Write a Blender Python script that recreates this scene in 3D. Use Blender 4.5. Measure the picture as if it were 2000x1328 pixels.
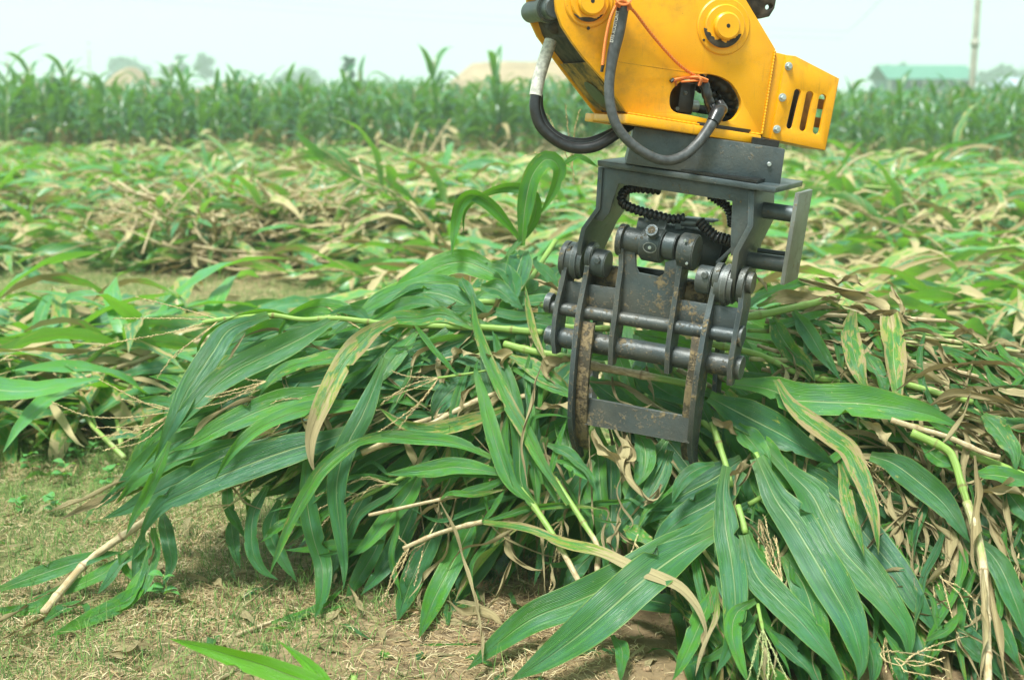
import bpy, bmesh, math, random
import numpy as np
from mathutils import Vector
random.seed(7); RNG = np.random.default_rng(7)
for o in list(bpy.data.objects): bpy.data.objects.remove(o)
SC = bpy.context.scene; COL = SC.collection
# ------------------------------------------------------------------ camera
F = 2778.0                      # focal length in photo pixels (50 mm on 36 mm, photo 2000 px wide)
CAMH = 1.5; TH = math.atan((664-178)/F)
cd = bpy.data.cameras.new('camera'); cam = bpy.data.objects.new('camera', cd); COL.objects.link(cam)
cam.location = (0, 0, CAMH); cam.rotation_euler = (math.pi/2-TH, 0, 0)
cd.lens = 50; cd.sensor_width = 36; cd.clip_start = 0.05; cd.clip_end = 4000
cd.dof.use_dof = True; cd.dof.focus_distance = 3.95; cd.dof.aperture_fstop = 3.2
SC.camera = cam
# ------------------------------------------------------------------ sky, sun, exposure
W = bpy.data.worlds.new('World'); SC.world = W; W.use_nodes = True
nt = W.node_tree; nt.nodes.clear()
out = nt.nodes.new('ShaderNodeOutputWorld'); bg = nt.nodes.new('ShaderNodeBackground')
sky = nt.nodes.new('ShaderNodeTexSky'); sky.sky_type = 'NISHITA'; sky.sun_disc = False
SUN_EL, SUN_AZ = math.radians(66), math.radians(215)
sky.sun_elevation = SUN_EL; sky.sun_rotation = SUN_AZ; sky.dust_density = 5; sky.air_density = 1.2
mx = nt.nodes.new('ShaderNodeMix'); mx.data_type = 'RGBA'; mx.inputs[0].default_value = 0.965
mx.inputs[7].default_value = (3.05, 4.1, 3.78, 1)        # overcast veil
nt.links.new(sky.outputs[0], mx.inputs[6]); nt.links.new(mx.outputs[2], bg.inputs[0])
bg.inputs[1].default_value = 0.094
nt.links.new(bg.outputs[0], out.inputs[0])
sd = bpy.data.lights.new('sun', 'SUN'); sd.energy = 2.6; sd.angle = math.radians(15); sd.color = (1, 1, .95)
sun = bpy.data.objects.new('sun', sd); COL.objects.link(sun)
# direction towards the sun: azimuth behind-left of the camera, high
az = math.radians(215)
sdir = Vector((math.sin(az)*math.cos(SUN_EL), math.cos(az)*math.cos(SUN_EL), math.sin(SUN_EL)))
sun.rotation_euler = sdir.to_track_quat('Z', 'Y').to_euler()
SC.view_settings.view_transform = 'Standard'; SC.view_settings.look = 'None'
SC.view_settings.exposure = 1.55; SC.view_settings.gamma = 1; SC.view_settings.use_curve_mapping = False
SC.render.engine = 'CYCLES'
SC.cycles.volume_bounces = 1; SC.cycles.max_bounces = 8; SC.cycles.transmission_bounces = 6; SC.cycles.diffuse_bounces = 4
# ------------------------------------------------------------------ geometry helpers
C0 = np.array([0, 0, CAMH]); FW = np.array([0, math.cos(TH), -math.sin(TH)]); UP = np.array([0, math.sin(TH), math.cos(TH)])
def ray(px, py):
    return FW + np.array([1., 0, 0])*(px-1000)/F + UP*(-(py-664)/F)
def at(px, py, D):
    """the place at distance D (metres along Y) seen at photo pixel px,py"""
    r = ray(px, py); return C0 + r*D/r[1]
def gdist(py):
    r = ray(1000, py); return 1e9 if r[2] >= -1e-4 else CAMH*r[1]/-r[2]
def nrm(v): v = np.asarray(v, float); return v/max(1e-9, np.linalg.norm(v))
def unit(a): return a/np.maximum(1e-9, np.linalg.norm(a, axis=-1, keepdims=True))
def spline(P, n):
    P = np.asarray(P, float)
    if len(P) == 2: return P[0]+(P[1]-P[0])*np.linspace(0, 1, n)[:, None]
    Q = np.vstack([2*P[0]-P[1], P, 2*P[-1]-P[-2]])
    seg = np.linalg.norm(np.diff(P, axis=0), axis=1); cum = np.concatenate([[0], np.cumsum(seg)]); tt = np.linspace(0, cum[-1], n)
    o = np.zeros((n, P.shape[1]))
    for k, t in enumerate(tt):
        i = min(len(P)-2, max(0, np.searchsorted(cum, t, side='right')-1)); u = (t-cum[i])/max(seg[i], 1e-9)
        a, b, c, d = Q[i:i+4]
        o[k] = .5*((2*b)+(-a+c)*u+(2*a-5*b+4*c-d)*u*u+(-a+3*b-3*c+d)*u**3)
    return o
class MB:
    def __init__(s): s.v = []; s.f = []; s.uv = []; s.at = []; s.n = 0
    def add(s, v, f, uv=None, at=None):
        v = np.asarray(v, float); f = np.asarray(f, int)
        s.v.append(v); s.f.append(f+s.n); s.n += len(v)
        s.uv.append(np.zeros((len(v), 2)) if uv is None else uv); s.at.append(np.zeros((len(v), 3)) if at is None else at)
        return s
    def merge(s, o, M=None, T=None, dat=None):
        for v, f, u, a in zip(o.v, o.f, o.uv, o.at): pass
        V = np.vstack(o.v); V = V @ M.T + T if M is not None else V
        A = np.vstack(o.at)
        if dat is not None: A = np.clip(A+dat, 0, 1)
        fs = o.f; s.v.append(V); s.uv.append(np.vstack(o.uv)); s.at.append(A)
        s.f.extend([f+s.n for f in fs]); s.n += len(V); return s
    def mesh(s, name, mat, smooth=True, off=(0, 0, 0)):
        me = bpy.data.meshes.new(name)
        V = np.vstack(s.v)-np.asarray(off); quads = [f for f in s.f if f.shape[1] == 4]; tris = [f for f in s.f if f.shape[1] == 3]
        oth = [f for f in s.f if f.shape[1] > 4]
        q = np.vstack(quads) if quads else np.zeros((0, 4), int); t = np.vstack(tris) if tris else np.zeros((0, 3), int)
        loops = [q.ravel(), t.ravel()]; counts = [np.full(len(q), 4), np.full(len(t), 3)]
        for f in oth: loops.append(f.ravel()); counts.append(np.full(len(f), f.shape[1]))
        L = np.concatenate(loops).astype(np.int32); Cn = np.concatenate(counts).astype(np.int32)
        me.vertices.add(len(V)); me.vertices.foreach_set('co', V.astype(np.float32).ravel())
        me.loops.add(len(L)); me.loops.foreach_set('vertex_index', L)
        me.polygons.add(len(Cn)); me.polygons.foreach_set('loop_start', np.concatenate([[0], np.cumsum(Cn)[:-1]]).astype(np.int32))
        me.polygons.foreach_set('use_smooth', np.full(len(Cn), smooth))
        uvl = me.uv_layers.new(name='UVMap'); uvl.data.foreach_set('uv', np.vstack(s.uv)[L].astype(np.float32).ravel())
        a = me.attributes.new('leafinfo', 'FLOAT_VECTOR', 'POINT'); a.data.foreach_set('vector', np.vstack(s.at).astype(np.float32).ravel())
        me.update(calc_edges=True); me.validate(); me.materials.append(mat)
        return me
def link(name, me, parent=None, loc=None):
    o = bpy.data.objects.new(name, me); COL.objects.link(o)
    if parent is not None: o.parent = parent
    if loc is not None: o.location = loc
    return o
def tag(o, label=None, cat=None, group=None, kind=None):
    if label: o['label'] = label
    if cat: o['category'] = cat
    if group: o['group'] = group
    if kind: o['kind'] = kind
    return o
def thing(name, label, cat, loc=(0, 0, 0), group=None):
    o = bpy.data.objects.new(name, None); COL.objects.link(o); o.location = tuple(loc); o.empty_display_size = .1
    return tag(o, label, cat, group)
def wpos(o):
    p = np.array(o.location)
    while o.parent is not None: o = o.parent; p = p+np.array(o.location)
    return p
def part(mb, name, mat, parent, smooth=True, bevel=0, label=None, auto=False):
    """mesh given in world coordinates -> part under its thing"""
    o = link(name, mb.mesh(name, mat, smooth, wpos(parent) if parent is not None else (0, 0, 0)), parent)
    if bevel:
        b = o.modifiers.new('bevel', 'BEVEL'); b.width = bevel; b.segments = 2; b.limit_method = 'ANGLE'; b.angle_limit = math.radians(40)
        b.harden_normals = False
    if label: o['label'] = label
    return o
def tube(mb, P, r, seg=10, n=None, cap=True, flat=1.0, info=None):
    P = spline(P, n) if n else np.asarray(P, float); N = len(P); r = np.broadcast_to(np.asarray(r, float), (N,)) if np.ndim(r) == 0 or len(np.atleast_1d(r)) == N else np.interp(np.linspace(0, 1, N), np.linspace(0, 1, len(r)), r)
    T = unit(np.gradient(P, axis=0)); a = np.array([0, 0, 1.]) if abs(T[0][2]) < .9 else np.array([1., 0, 0])
    s = nrm(np.cross(T[0], a)); V = []; ang = np.linspace(0, 2*math.pi, seg, endpoint=False)
    for i in range(N):
        s = nrm(s-T[i]*np.dot(s, T[i])); u = np.cross(T[i], s)
        V.append(P[i]+r[i]*(np.cos(ang)[:, None]*s+flat*np.sin(ang)[:, None]*u))
    V = np.vstack(V); i = np.arange(N-1)[:, None]*seg; j = np.arange(seg)[None]; k = (j+1) % seg
    f = np.stack([i+j, i+k, i+seg+k, i+seg+j], -1).reshape(-1, 4)
    uv = np.zeros((len(V), 2)); uv[:, 0] = np.tile(ang/(2*math.pi), N); uv[:, 1] = np.repeat(np.linspace(0, 1, N), seg)
    A = np.zeros((len(V), 3)) if info is None else np.repeat(np.asarray(info, float).reshape(-1, 3) if np.ndim(info) > 1 else np.tile(info, (N, 1)), seg, axis=0)
    if cap:
        n0 = len(V); V = np.vstack([V, P[0], P[-1]]); uv = np.vstack([uv, [[.5, 0], [.5, 1]]]); A = np.vstack([A, A[0], A[-1]])
        fc = [[n0, (q+1) % seg, q] for q in range(seg)]+[[n0+1, (N-1)*seg+q, (N-1)*seg+(q+1) % seg] for q in range(seg)]
        m0 = mb.n; mb.add(V, f, uv, A); mb.f.append(np.array(fc)+m0)
    else: mb.add(V, f, uv, A)
    return mb
def hexa(mb, sections):
    """loft of quads given as corner arrays (4x3), capped"""
    S = [np.asarray(s, float) for s in sections]; V = np.vstack(S); k = len(S[0]); f = []
    for i in range(len(S)-1):
        for j in range(k): f.append([i*k+j, i*k+(j+1) % k, (i+1)*k+(j+1) % k, (i+1)*k+j])
    m0 = mb.n; mb.add(V, f); mb.f.append(np.array([list(range(k))[::-1]])+m0); mb.f.append(np.array([[(len(S)-1)*k+j for j in range(k)]])+m0)
    return mb
def boxm(mb, c, X, Y, Z, sx, sy, sz):
    c = np.asarray(c, float); q = [(-1, -1), (1, -1), (1, 1), (-1, 1)]
    return hexa(mb, [[c+X*a*sx/2+Y*b*sy/2+Z*z*sz/2 for a, b in q] for z in (-1, 1)])
# ------------------------------------------------------------------ materials
def mat(name):
    m = bpy.data.materials.new(name); m.use_nodes = True; nt = m.node_tree; nt.nodes.clear()
    o = nt.nodes.new('ShaderNodeOutputMaterial'); return m, nt, o
class NT:
    def __init__(s, nt): s.t = nt
    def n(s, kind, **kw):
        x = s.t.nodes.new(kind)
        for k, v in kw.items(): setattr(x, k, v)
        return x
    def l(s, a, b): s.t.links.new(a, b)
    def val(s, sock, v):
        if hasattr(v, 'is_output') or hasattr(v, 'links'): s.l(v, sock)
        else: sock.default_value = v
    def math(s, op, a, b=0.0, c=None, clamp=False):
        x = s.n('ShaderNodeMath', operation=op, use_clamp=clamp); s.val(x.inputs[0], a); s.val(x.inputs[1], b)
        if c is not None: s.val(x.inputs[2], c)
        return x.outputs[0]
    def ramp(s, v, lo, hi, a=0., b=1.):
        x = s.n('ShaderNodeMapRange'); x.interpolation_type = 'SMOOTHSTEP'; s.val(x.inputs[0], v)
        x.inputs[1].default_value = lo; x.inputs[2].default_value = hi; x.inputs[3].default_value = a; x.inputs[4].default_value = b
        return x.outputs[0]
    def mix(s, f, a, b):
        x = s.n('ShaderNodeMix', data_type='RGBA'); s.val(x.inputs[0], f)
        for i, c in ((6, a), (7, b)):
            if isinstance(c, tuple): x.inputs[i].default_value = (*c[:3], 1)
            else: s.l(c, x.inputs[i])
        return x.outputs[2]
    def noise(s, vec, sc, det=4, rough=.55, dim='3D', dist=0.):
        x = s.n('ShaderNodeTexNoise'); x.inputs['Scale'].default_value = sc; x.inputs['Detail'].default_value = det
        x.inputs['Roughness'].default_value = rough; x.inputs['Distortion'].default_value = dist
        if vec is not None: s.l(vec, x.inputs['Vector'])
        return x.outputs['Fac']
    def scale(s, vec, v):
        x = s.n('ShaderNodeMapping'); s.l(vec, x.inputs[0]); x.inputs['Scale'].default_value = v; return x.outputs[0]
    def bump(s, h, d, st=1.):
        x = s.n('ShaderNodeBump'); x.inputs['Strength'].default_value = st; x.inputs['Distance'].default_value = d; s.l(h, x.inputs['Height']); return x.outputs[0]
    def bsdf(s, col, rough=.5, metal=0., spec=.5, normal=None):
        x = s.n('ShaderNodeBsdfPrincipled'); s.val(x.inputs['Base Color'], (*col[:3], 1) if isinstance(col, tuple) else col)
        s.val(x.inputs['Roughness'], rough); s.val(x.inputs['Metallic'], metal); x.inputs['Specular IOR Level'].default_value = spec
        if normal is not None: s.l(normal, x.inputs['Normal'])
        return x
def simple(name, col, rough=.6, metal=0., nscale=0, amt=.3, bump=0.0, spec=.5):
    m, nt, o = mat(name); N = NT(nt); c = col; b = None
    tc = N.n('ShaderNodeTexCoord').outputs['Object']
    if nscale:
        f = N.noise(tc, nscale, 5); c = N.mix(N.ramp(f, .3, .7), tuple(x*(1-amt) for x in col), tuple(min(1, x*(1+amt)) for x in col))
        if bump: b = N.bump(f, bump)
    N.l(N.bsdf(c, rough, metal, spec, b).outputs[0], o.inputs[0]); return m
def leaf_material(name, greens, trans=(.25, .60, .025), tr=.26, fine=True):
    m, nt, o = mat(name); N = NT(nt)
    uvn = N.n('ShaderNodeUVMap').outputs[0]; sx = N.n('ShaderNodeSeparateXYZ'); N.l(uvn, sx.inputs[0]); u, v = sx.outputs[0], sx.outputs[1]
    at_ = N.n('ShaderNodeAttribute', attribute_name='leafinfo'); sa = N.n('ShaderNodeSeparateXYZ'); N.l(at_.outputs['Vector'], sa.inputs[0])
    dry, hue, les = sa.outputs
    geo = N.n('ShaderNodeNewGeometry'); oi = N.n('ShaderNodeObjectInfo').outputs['Random']
    comb = N.n('ShaderNodeCombineXYZ'); N.l(u, comb.inputs[0]); N.l(v, comb.inputs[1]); N.l(N.math('MULTIPLY', N.math('ADD', oi, hue), 37.), comb.inputs[2])
    P = comb.outputs[0]
    d = N.math('ABSOLUTE', N.math('SUBTRACT', u, .5))                      # distance from the midrib
    streak = N.noise(N.scale(P, (55, 2.2, 1)), 1., 3, .6)
    blot = N.noise(N.scale(P, (2.5, 7, 1)), 1., 3, .6)
    g = N.mix(N.ramp(hue, 0, 1), greens[0], greens[1])
    g = N.mix(N.ramp(blot, .35, .7, 0, .7), g, greens[2])
    g = N.mix(N.ramp(streak, .40, .68, 0, .36), g, tuple(min(1, x*1.5) for x in greens[1]))
    rib = N.ramp(d, .008, .032, 1, 0)
    ribfade = N.math('MULTIPLY', rib, N.ramp(v, .2, .95, .72, .12))
    g = N.mix(ribfade, g, (.42, .55, .24))
    g = N.mix(N.ramp(d, .465, .5, 0, .55), g, (.30, .42, .07))
    # base of the blade and tip a little yellower
    g = N.mix(N.ramp(v, 0, .12, .4, 0), g, (.17, .30, .07))
    # brown and yellow disease patches
    ln = N.noise(N.scale(P, (5, 9, 1)), 1., 5, .7, dist=.6)
    edge = N.math('MULTIPLY', N.math('MULTIPLY', N.ramp(d, .1, .5), les), .14)
    lf = N.math('ADD', N.math('ADD', ln, edge), N.math('MULTIPLY', les, .20))
    g = N.mix(N.ramp(lf, .70, .78, 0, .8), g, (.36, .36, .05))
    g = N.mix(N.ramp(lf, .76, .80), g, N.mix(streak, (.24, .15, .055), (.50, .39, .21)))
    spk = N.noise(N.scale(P, (26, 90, 1)), 1., 2, .5)
    g = N.mix(N.ramp(N.math('ADD', spk, N.math('MULTIPLY', les, .06)), .735, .76, 0, .8), g, (.50, .50, .22))
    # dried leaves
    dn = N.noise(N.scale(P, (30, 4, 1)), 1., 4, .65)
    dc = N.mix(dn, (.11, .078, .03), (.53, .435, .215))
    dc = N.mix(N.ramp(hue, .0, 1., 0, .45), dc, (.52, .45, .24))
    dthr = N.math('ADD', dry, N.math('MULTIPLY', N.math('SUBTRACT', ln, .5), .9))
    isdry = N.ramp(dthr, .46, .54)
    g = N.mix(N.math('MULTIPLY', N.ramp(dthr, .3, .5), .7), g, (.30, .34, .06))
    c = N.mix(isdry, g, dc)
    # underside is paler and duller
    c2 = N.mix(N.math('MULTIPLY', geo.outputs['Backfacing'], N.math('SUBTRACT', 1., isdry)), c, N.mix(.42, c, (.20, .34, .20)))
    nm = None
    wv = N.math('SINE', N.math('MULTIPLY', u, 150.))
    if fine:
        h = N.math('ADD', N.math('MULTIPLY', wv, .3), N.math('ADD', N.math('MULTIPLY', streak, 2.6), N.math('MULTIPLY', rib, -2.)))
        nm = N.bump(h, .0009)
    b = N.bsdf(c2, N.math('ADD', .35, N.math('MULTIPLY', isdry, .4)), 0., .52, nm)
    t = N.n('ShaderNodeBsdfTranslucent'); N.l(N.mix(isdry, N.mix(rib, trans, (.1, .16, .03)), (.42, .30, .10)), t.inputs[0])
    if nm: N.l(nm, t.inputs['Normal'])
    mxs = N.n('ShaderNodeMixShader'); N.l(N.math('ADD', tr, N.math('MULTIPLY', isdry, -.12)), mxs.inputs[0]); N.l(b.outputs[0], mxs.inputs[1]); N.l(t.outputs[0], mxs.inputs[2])
    N.l(mxs.outputs[0], o.inputs[0]); return m
M_LEAF = leaf_material('corn_leaf', [(.012, .074, .040), (.072, .250, .022), (.052, .165, .112)])
M_YOUNG = leaf_material('young_corn_leaf', [(.075, .30, .015), (.10, .36, .02), (.09, .32, .03)], trans=(.35, .75, .02), tr=.4)
M_FIELD = leaf_material('corn_leaf_field', [(.008, .052, .032), (.045, .150, .034), (.046, .135, .095)], tr=.2, fine=False)
M_FOLD = leaf_material('cut_corn_leaf', [(.018, .098, .046), (.085, .27, .045), (.085, .235, .16)], tr=.28, fine=False)
def stalk_material():
    m, nt, o = mat('corn_stalk'); N = NT(nt); uvn = N.n('ShaderNodeUVMap').outputs[0]
    a = N.n('ShaderNodeAttribute', attribute_name='leafinfo'); sa = N.n('ShaderNodeSeparateXYZ'); N.l(a.outputs['Vector'], sa.inputs[0])
    st = N.noise(N.scale(uvn, (30, 3, 1)), 1., 4, .6); bl = N.noise(N.scale(uvn, (3, 14, 1)), 1., 4, .6)
    g = N.mix(st, (.12, .25, .04), (.32, .46, .10)); t = N.mix(N.ramp(bl, .35, .65), N.mix(st, (.20, .13, .055), (.50, .38, .20)), (.56, .46, .28))
    c = N.mix(N.ramp(N.math('ADD', sa.outputs[0], N.math('MULTIPLY', N.math('SUBTRACT', bl, .5), .6)), .35, .6), g, t)
    c = N.mix(N.ramp(sa.outputs[2], .5, .9, 0, .75), c, (.16, .085, .03))
    N.l(N.bsdf(c, .45, 0, .5, N.bump(st, .002)).outputs[0], o.inputs[0]); return m
M_STALK = stalk_material()
M_TASSEL = simple('tassel', (.44, .34, .17), .8, 0, 60, .35)
M_TASSELG = simple('tassel_green', (.34, .38, .16), .8, 0, 60, .3)
# ------------------------------------------------------------------ leaf builder
def prof(v, kind=0):
    up = np.clip(v/.30, 0, 1); up = up*up*(3-2*up); f = .38+.62*up
    dn = np.clip((v-.45)/.55, 0, 1)**1.9; return np.maximum(f*(1-dn), .015)
def ribbon(mb, path, w, n0, n=26, tw=(0, 0), fold=.25, ruf=.10, seed=0, dry=(0, 0), hue=.5, les=0., across=6, cut=0., bites=1, curl=0.):
    r = random.Random(seed); P = spline(path, n); T = unit(np.gradient(P, axis=0)); v = np.linspace(0, 1, n)
    N0 = np.asarray(n0, float); N0 = np.broadcast_to(N0, (n, 3)); S = unit(np.cross(T, N0)); Nn = unit(np.cross(S, T))
    a = np.interp(v, np.linspace(0, 1, len(tw)), tw)[:, None]
    a = a+.18*np.sin(v[:, None]*r.uniform(3, 7)+r.uniform(0, 6)); S, Nn = S*np.cos(a)+Nn*np.sin(a), Nn*np.cos(a)-S*np.sin(a)
    L = np.linalg.norm(np.diff(P, axis=0), axis=1).sum()
    pw = prof(v*(1-cut)) * w; k = across+1; J = np.linspace(-1, 1, k)
    V = np.zeros((n, k, 3)); fq = [r.uniform(16, 30)*max(.5, L) for _ in range(2)]; ph = [r.uniform(0, 6) for _ in range(2)]
    fq2 = [r.uniform(5, 9)*max(.5, L) for _ in range(2)]
    env = np.clip(v/.12, 0, 1)*np.clip((1-v)/.25, 0, 1)
    edge = np.ones((n, 2))
    for _ in range(bites*2 if n > 16 else 0):
        if r.random() < .6: edge[r.randint(2, n-3), r.randint(0, 1)] *= r.uniform(.45, .9)
    for j in range(k):
        s = 0 if J[j] < 0 else 1; q = abs(J[j])
        ee = 1+(edge[:, s]-1)*(q > .9)
        rw = ruf*w*q*q*(np.sin(v*fq[s]+ph[s])+.8*np.sin(v*fq2[s]+ph[1-s]))*env
        ang = fold+curl*q
        V[:, j] = P+S*(pw*.5*J[j]*ee*math.cos(ang))[:, None]+Nn*((pw*.5*q*math.sin(ang))+rw)[:, None]
    i = np.arange(n-1)[:, None]*k; j = np.arange(across)[None]
    f = np.stack([i+j, i+j+1, i+k+j+1, i+k+j], -1).reshape(-1, 4)
    uv = np.stack([np.tile((J+1)/2, n), np.repeat(v*(1-cut), k)], -1)
    A = np.zeros((n*k, 3)); A[:, 0] = np.repeat(np.interp(v, np.linspace(0, 1, len(dry)), dry), k); A[:, 1] = hue; A[:, 2] = les
    mb.add(V.reshape(-1, 3), f, uv, A); return mb
def arch(base, azm, el, L, droop, n, floor=None, bend=0., pw=1.25):
    P = [np.array(base, float)]; ds = L/(n-1)
    for i in range(n-1):
        s = i/(n-1); p = el-droop*s**pw; a = azm+bend*s
        d = np.array([math.cos(a)*math.cos(p), math.sin(a)*math.cos(p), math.sin(p)])
        q = P[-1]+d*ds
        if floor is not None and q[2] < floor: q[2] = floor
        P.append(q)
    return np.array(P)
def tassel(mb, base, d, L=.3, nb=7, spread=.5, seed=0, r0=.0022, n=7, droop=.3, bead=True, seg=5):
    r = random.Random(seed); d = nrm(d); a = nrm(np.cross(d, [.3, .2, 1])); b = np.cross(d, a)
    for i in range(nb):
        t = r.uniform(0, .35)*L if i else 0; sp = 0 if i == 0 else r.uniform(.3, 1)*spread; th = r.uniform(0, 6.3)
        dd = nrm(d+sp*(a*math.cos(th)+b*math.sin(th))); l = L*(1 if i == 0 else r.uniform(.55, .9))
        m = n*3 if bead else n
        P = np.array([np.asarray(base)+d*t+dd*l*s+np.array([0, 0, -1])*droop*l*s*s for s in np.linspace(0, 1, m)])
        rr = np.interp(np.linspace(0, 1, m), [0, .15, .9, 1], [r0*.7, r0, r0*.8, r0*.3])
        if bead: rr = rr*(1+.55*np.where(np.arange(m) % 2, 1, -.35))
        tube(mb, P, rr, seg, cap=False)
    return mb
# ------------------------------------------------------------------ ground
def soil_material():
    m, nt, o = mat('ground_soil'); N = NT(nt); p = N.n('ShaderNodeNewGeometry').outputs['Position']
    sp = N.n('ShaderNodeSeparateXYZ'); N.l(p, sp.inputs[0])
    n1 = N.noise(p, 2.2, 6, .65); n2 = N.noise(p, 28, 6, .7); n3 = N.noise(p, .6, 3)
    soil = N.mix(N.ramp(n2, .3, .7), (.14, .095, .052), (.31, .225, .13))
    straw = N.mix(N.ramp(n2, .3, .7), (.17, .12, .06), (.38, .29, .16))
    c = N.mix(N.ramp(n1, .4, .6), soil, straw)
    # bare soil by the near right, grassy further left and behind
    bare = N.math('MULTIPLY', N.ramp(sp.outputs[0], .0, .35), N.ramp(sp.outputs[1], 4.4, 3.9))
    c = N.mix(bare, c, N.mix(n2, (.16, .105, .055), (.33, .245, .14)))
    gr = N.mix(N.ramp(n2, .35, .65), (.07, .13, .03), (.17, .22, .07))
    gm = N.math('MULTIPLY', N.ramp(n3, .3, .55), N.math('MAXIMUM', N.ramp(sp.outputs[1], 4.2, 5.0), N.ramp(sp.outputs[0], -.4, -1.4, 0, .7)))
    c = N.mix(N.math('MULTIPLY', gm, .75), c, gr)
    far = N.ramp(sp.outputs[1], 40, 120); c = N.mix(far, c, (.11, .17, .05))
    N.l(N.bsdf(c, .95, 0, .2, N.bump(N.noise(p, 60, 6, .75), .01)).outputs[0], o.inputs[0]); return m
xs = np.concatenate([-np.geomspace(3.2, 1600, 40)[::-1], np.linspace(-3.1, 3.1, 180), np.geomspace(3.2, 1600, 40)])
ys = np.concatenate([[-60, -20, -5, 0, 2], np.linspace(2.6, 8, 200), np.geomspace(8.05, 2500, 90)])
X, Y = np.meshgrid(xs, ys); Z = np.zeros_like(X)
def vnoise(X, Y, sc, seed):
    r = np.random.default_rng(seed); G = r.random((64, 64)); u, v = X*sc, Y*sc; i, j = np.floor(u).astype(int), np.floor(v).astype(int)
    fu, fv = u-i, v-j; fu, fv = fu*fu*(3-2*fu), fv*fv*(3-2*fv); g = lambda a, b: G[a % 64, b % 64]
    return (g(i, j)*(1-fu)+g(i+1, j)*fu)*(1-fv)+(g(i, j+1)*(1-fu)+g(i+1, j+1)*fu)*fv-.5
def gz(X, Y):
    X = np.asarray(X, float); Y = np.asarray(Y, float)
    near = np.clip((9-Y)/3, 0, 1)
    return near*(.035*vnoise(X, Y, 1.7, 1)+.02*vnoise(X, Y, 6, 2)+.016*vnoise(X, Y, 19, 3))
Z = gz(X, Y); nx, ny = len(xs), len(ys)
mb = MB(); i = np.arange(ny-1)[:, None]*nx; j = np.arange(nx-1)[None]
mb.add(np.stack([X, Y, Z], -1).reshape(-1, 3), np.stack([i+j, i+j+1, i+nx+j+1, i+nx+j], -1).reshape(-1, 4))
g = link('ground', mb.mesh('ground', soil_material())); tag(g, kind='structure')
def blades(name, mat_, pts, L, wd, lie, seed, stand=False, seg=3, curlk=1.6, kindlabel=None):
    """one mesh of many thin curved blades; pts (n,3)"""
    r = np.random.default_rng(seed); n = len(pts); a = r.uniform(0, 2*np.pi, n); l = r.uniform(*L, n); w = r.uniform(*wd, n); cu = r.normal(0, curlk, n)
    V = np.zeros((n, seg+1, 2, 3)); p = pts.copy(); zz = r.uniform(*lie, n)
    el = r.uniform(.5, 1.4, n) if stand else r.uniform(-.15, .45, n)
    hz = np.cos(el); vz = np.sin(el); drp = r.uniform(.4, 1.6, n) if stand else r.uniform(.3, 1.2, n)
    c = p+np.stack([0*zz, 0*zz, zz], -1)
    for k in range(seg+1):
        s = k/seg; aa = a+cu*s; d = np.stack([np.cos(aa)*hz, np.sin(aa)*hz, vz-drp*s], -1)
        sd = np.stack([-np.sin(aa), np.cos(aa), .35*np.sin(7*a)], -1); ww = w*(1-s*.85)*.5 if stand else w*.5*(1-abs(2*s-1)*.5)
        V[:, k, 0] = c-sd*ww[:, None]; V[:, k, 1] = c+sd*ww[:, None]; c = c+d*(l/seg)[:, None]
        gzz = gz(c[:, 0], c[:, 1])+.002; c[:, 2] = np.maximum(c[:, 2], gzz)
    b = np.arange(n)[:, None]*(2*(seg+1))+2*np.arange(seg)[None]
    f = np.stack([b, b+1, b+3, b+2], -1).reshape(-1, 4); A = np.zeros((V.size//3, 3)); A[:, 1] = np.repeat(r.random(n), 2*(seg+1))
    mb = MB().add(V.reshape(-1, 3), f, None, A); o = link(name, mb.mesh(name, mat_)); tag(o, kindlabel, None, None, 'stuff'); return o
def blade_mat(name, cols, tr=.0):
    m, nt, o = mat(name); N = NT(nt); a = N.n('ShaderNodeAttribute', attribute_name='leafinfo'); sa = N.n('ShaderNodeSeparateXYZ'); N.l(a.outputs['Vector'], sa.inputs[0])
    h = sa.outputs[1]; c = N.mix(N.ramp(h, 0, .5), cols[0], cols[1]); c = N.mix(N.ramp(h, .5, 1), c, cols[2])
    b = N.bsdf(c, .7, 0, .3); t = N.n('ShaderNodeBsdfTranslucent'); N.l(c, t.inputs[0]); ms = N.n('ShaderNodeMixShader'); ms.inputs[0].default_value = tr
    N.l(b.outputs[0], ms.inputs[1]); N.l(t.outputs[0], ms.inputs[2]); N.l(ms.outputs[0], o.inputs[0]); return m
M_STRAW = blade_mat('dry_grass', [(.20, .125, .055), (.42, .30, .15), (.62, .52, .32)], .1)
M_GRASS = blade_mat('green_grass', [(.05, .13, .03), (.12, .24, .05), (.26, .36, .11)], .3)
def scatter(n, x0, x1, y0, y1, seed, dens=None):
    r = np.random.default_rng(seed); x = r.uniform(x0, x1, n*2); y = r.uniform(y0, y1, n*2)
    # keep what the view cone (and a margin) sees
    k = np.abs(x) < .36*y+.8
    if dens is not None: k &= r.random(n*2) < dens(x, y)
    x, y = x[k][:n], y[k][:n]; return np.stack([x, y, gz(x, y)], -1)
bare = lambda x, y: 1-np.clip((x-.05)/.3, 0, 1)*np.clip((4.5-y)/.4, 0, 1)*.93
blades('dry_grass_litter', M_STRAW, scatter(64000, -2.6, 2.0, 3.0, 5.6, 11, lambda x, y: bare(x, y)*np.clip(.35+vnoise(x, y, 2.5, 9)*1.6+.35, .12, 1)), (.02, .075), (.0012, .0032), (0, .012), 12, kindlabel='matted brown dry grass litter on the soil in front of the pile')
blades('green_grass_blades', M_GRASS, scatter(24000, -2.6, 1.6, 3.0, 5.9, 13, lambda x, y: bare(x, y)*np.clip((.0-x)/.9+.12+np.clip(y-4.2, 0, 2)*.4+vnoise(x, y, 3, 5)*1.3, .04, 1)), (.03, .12), (.0015, .0035), (0, .004), 14, True, 4, kindlabel='thin green grass blades growing through the litter')
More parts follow.
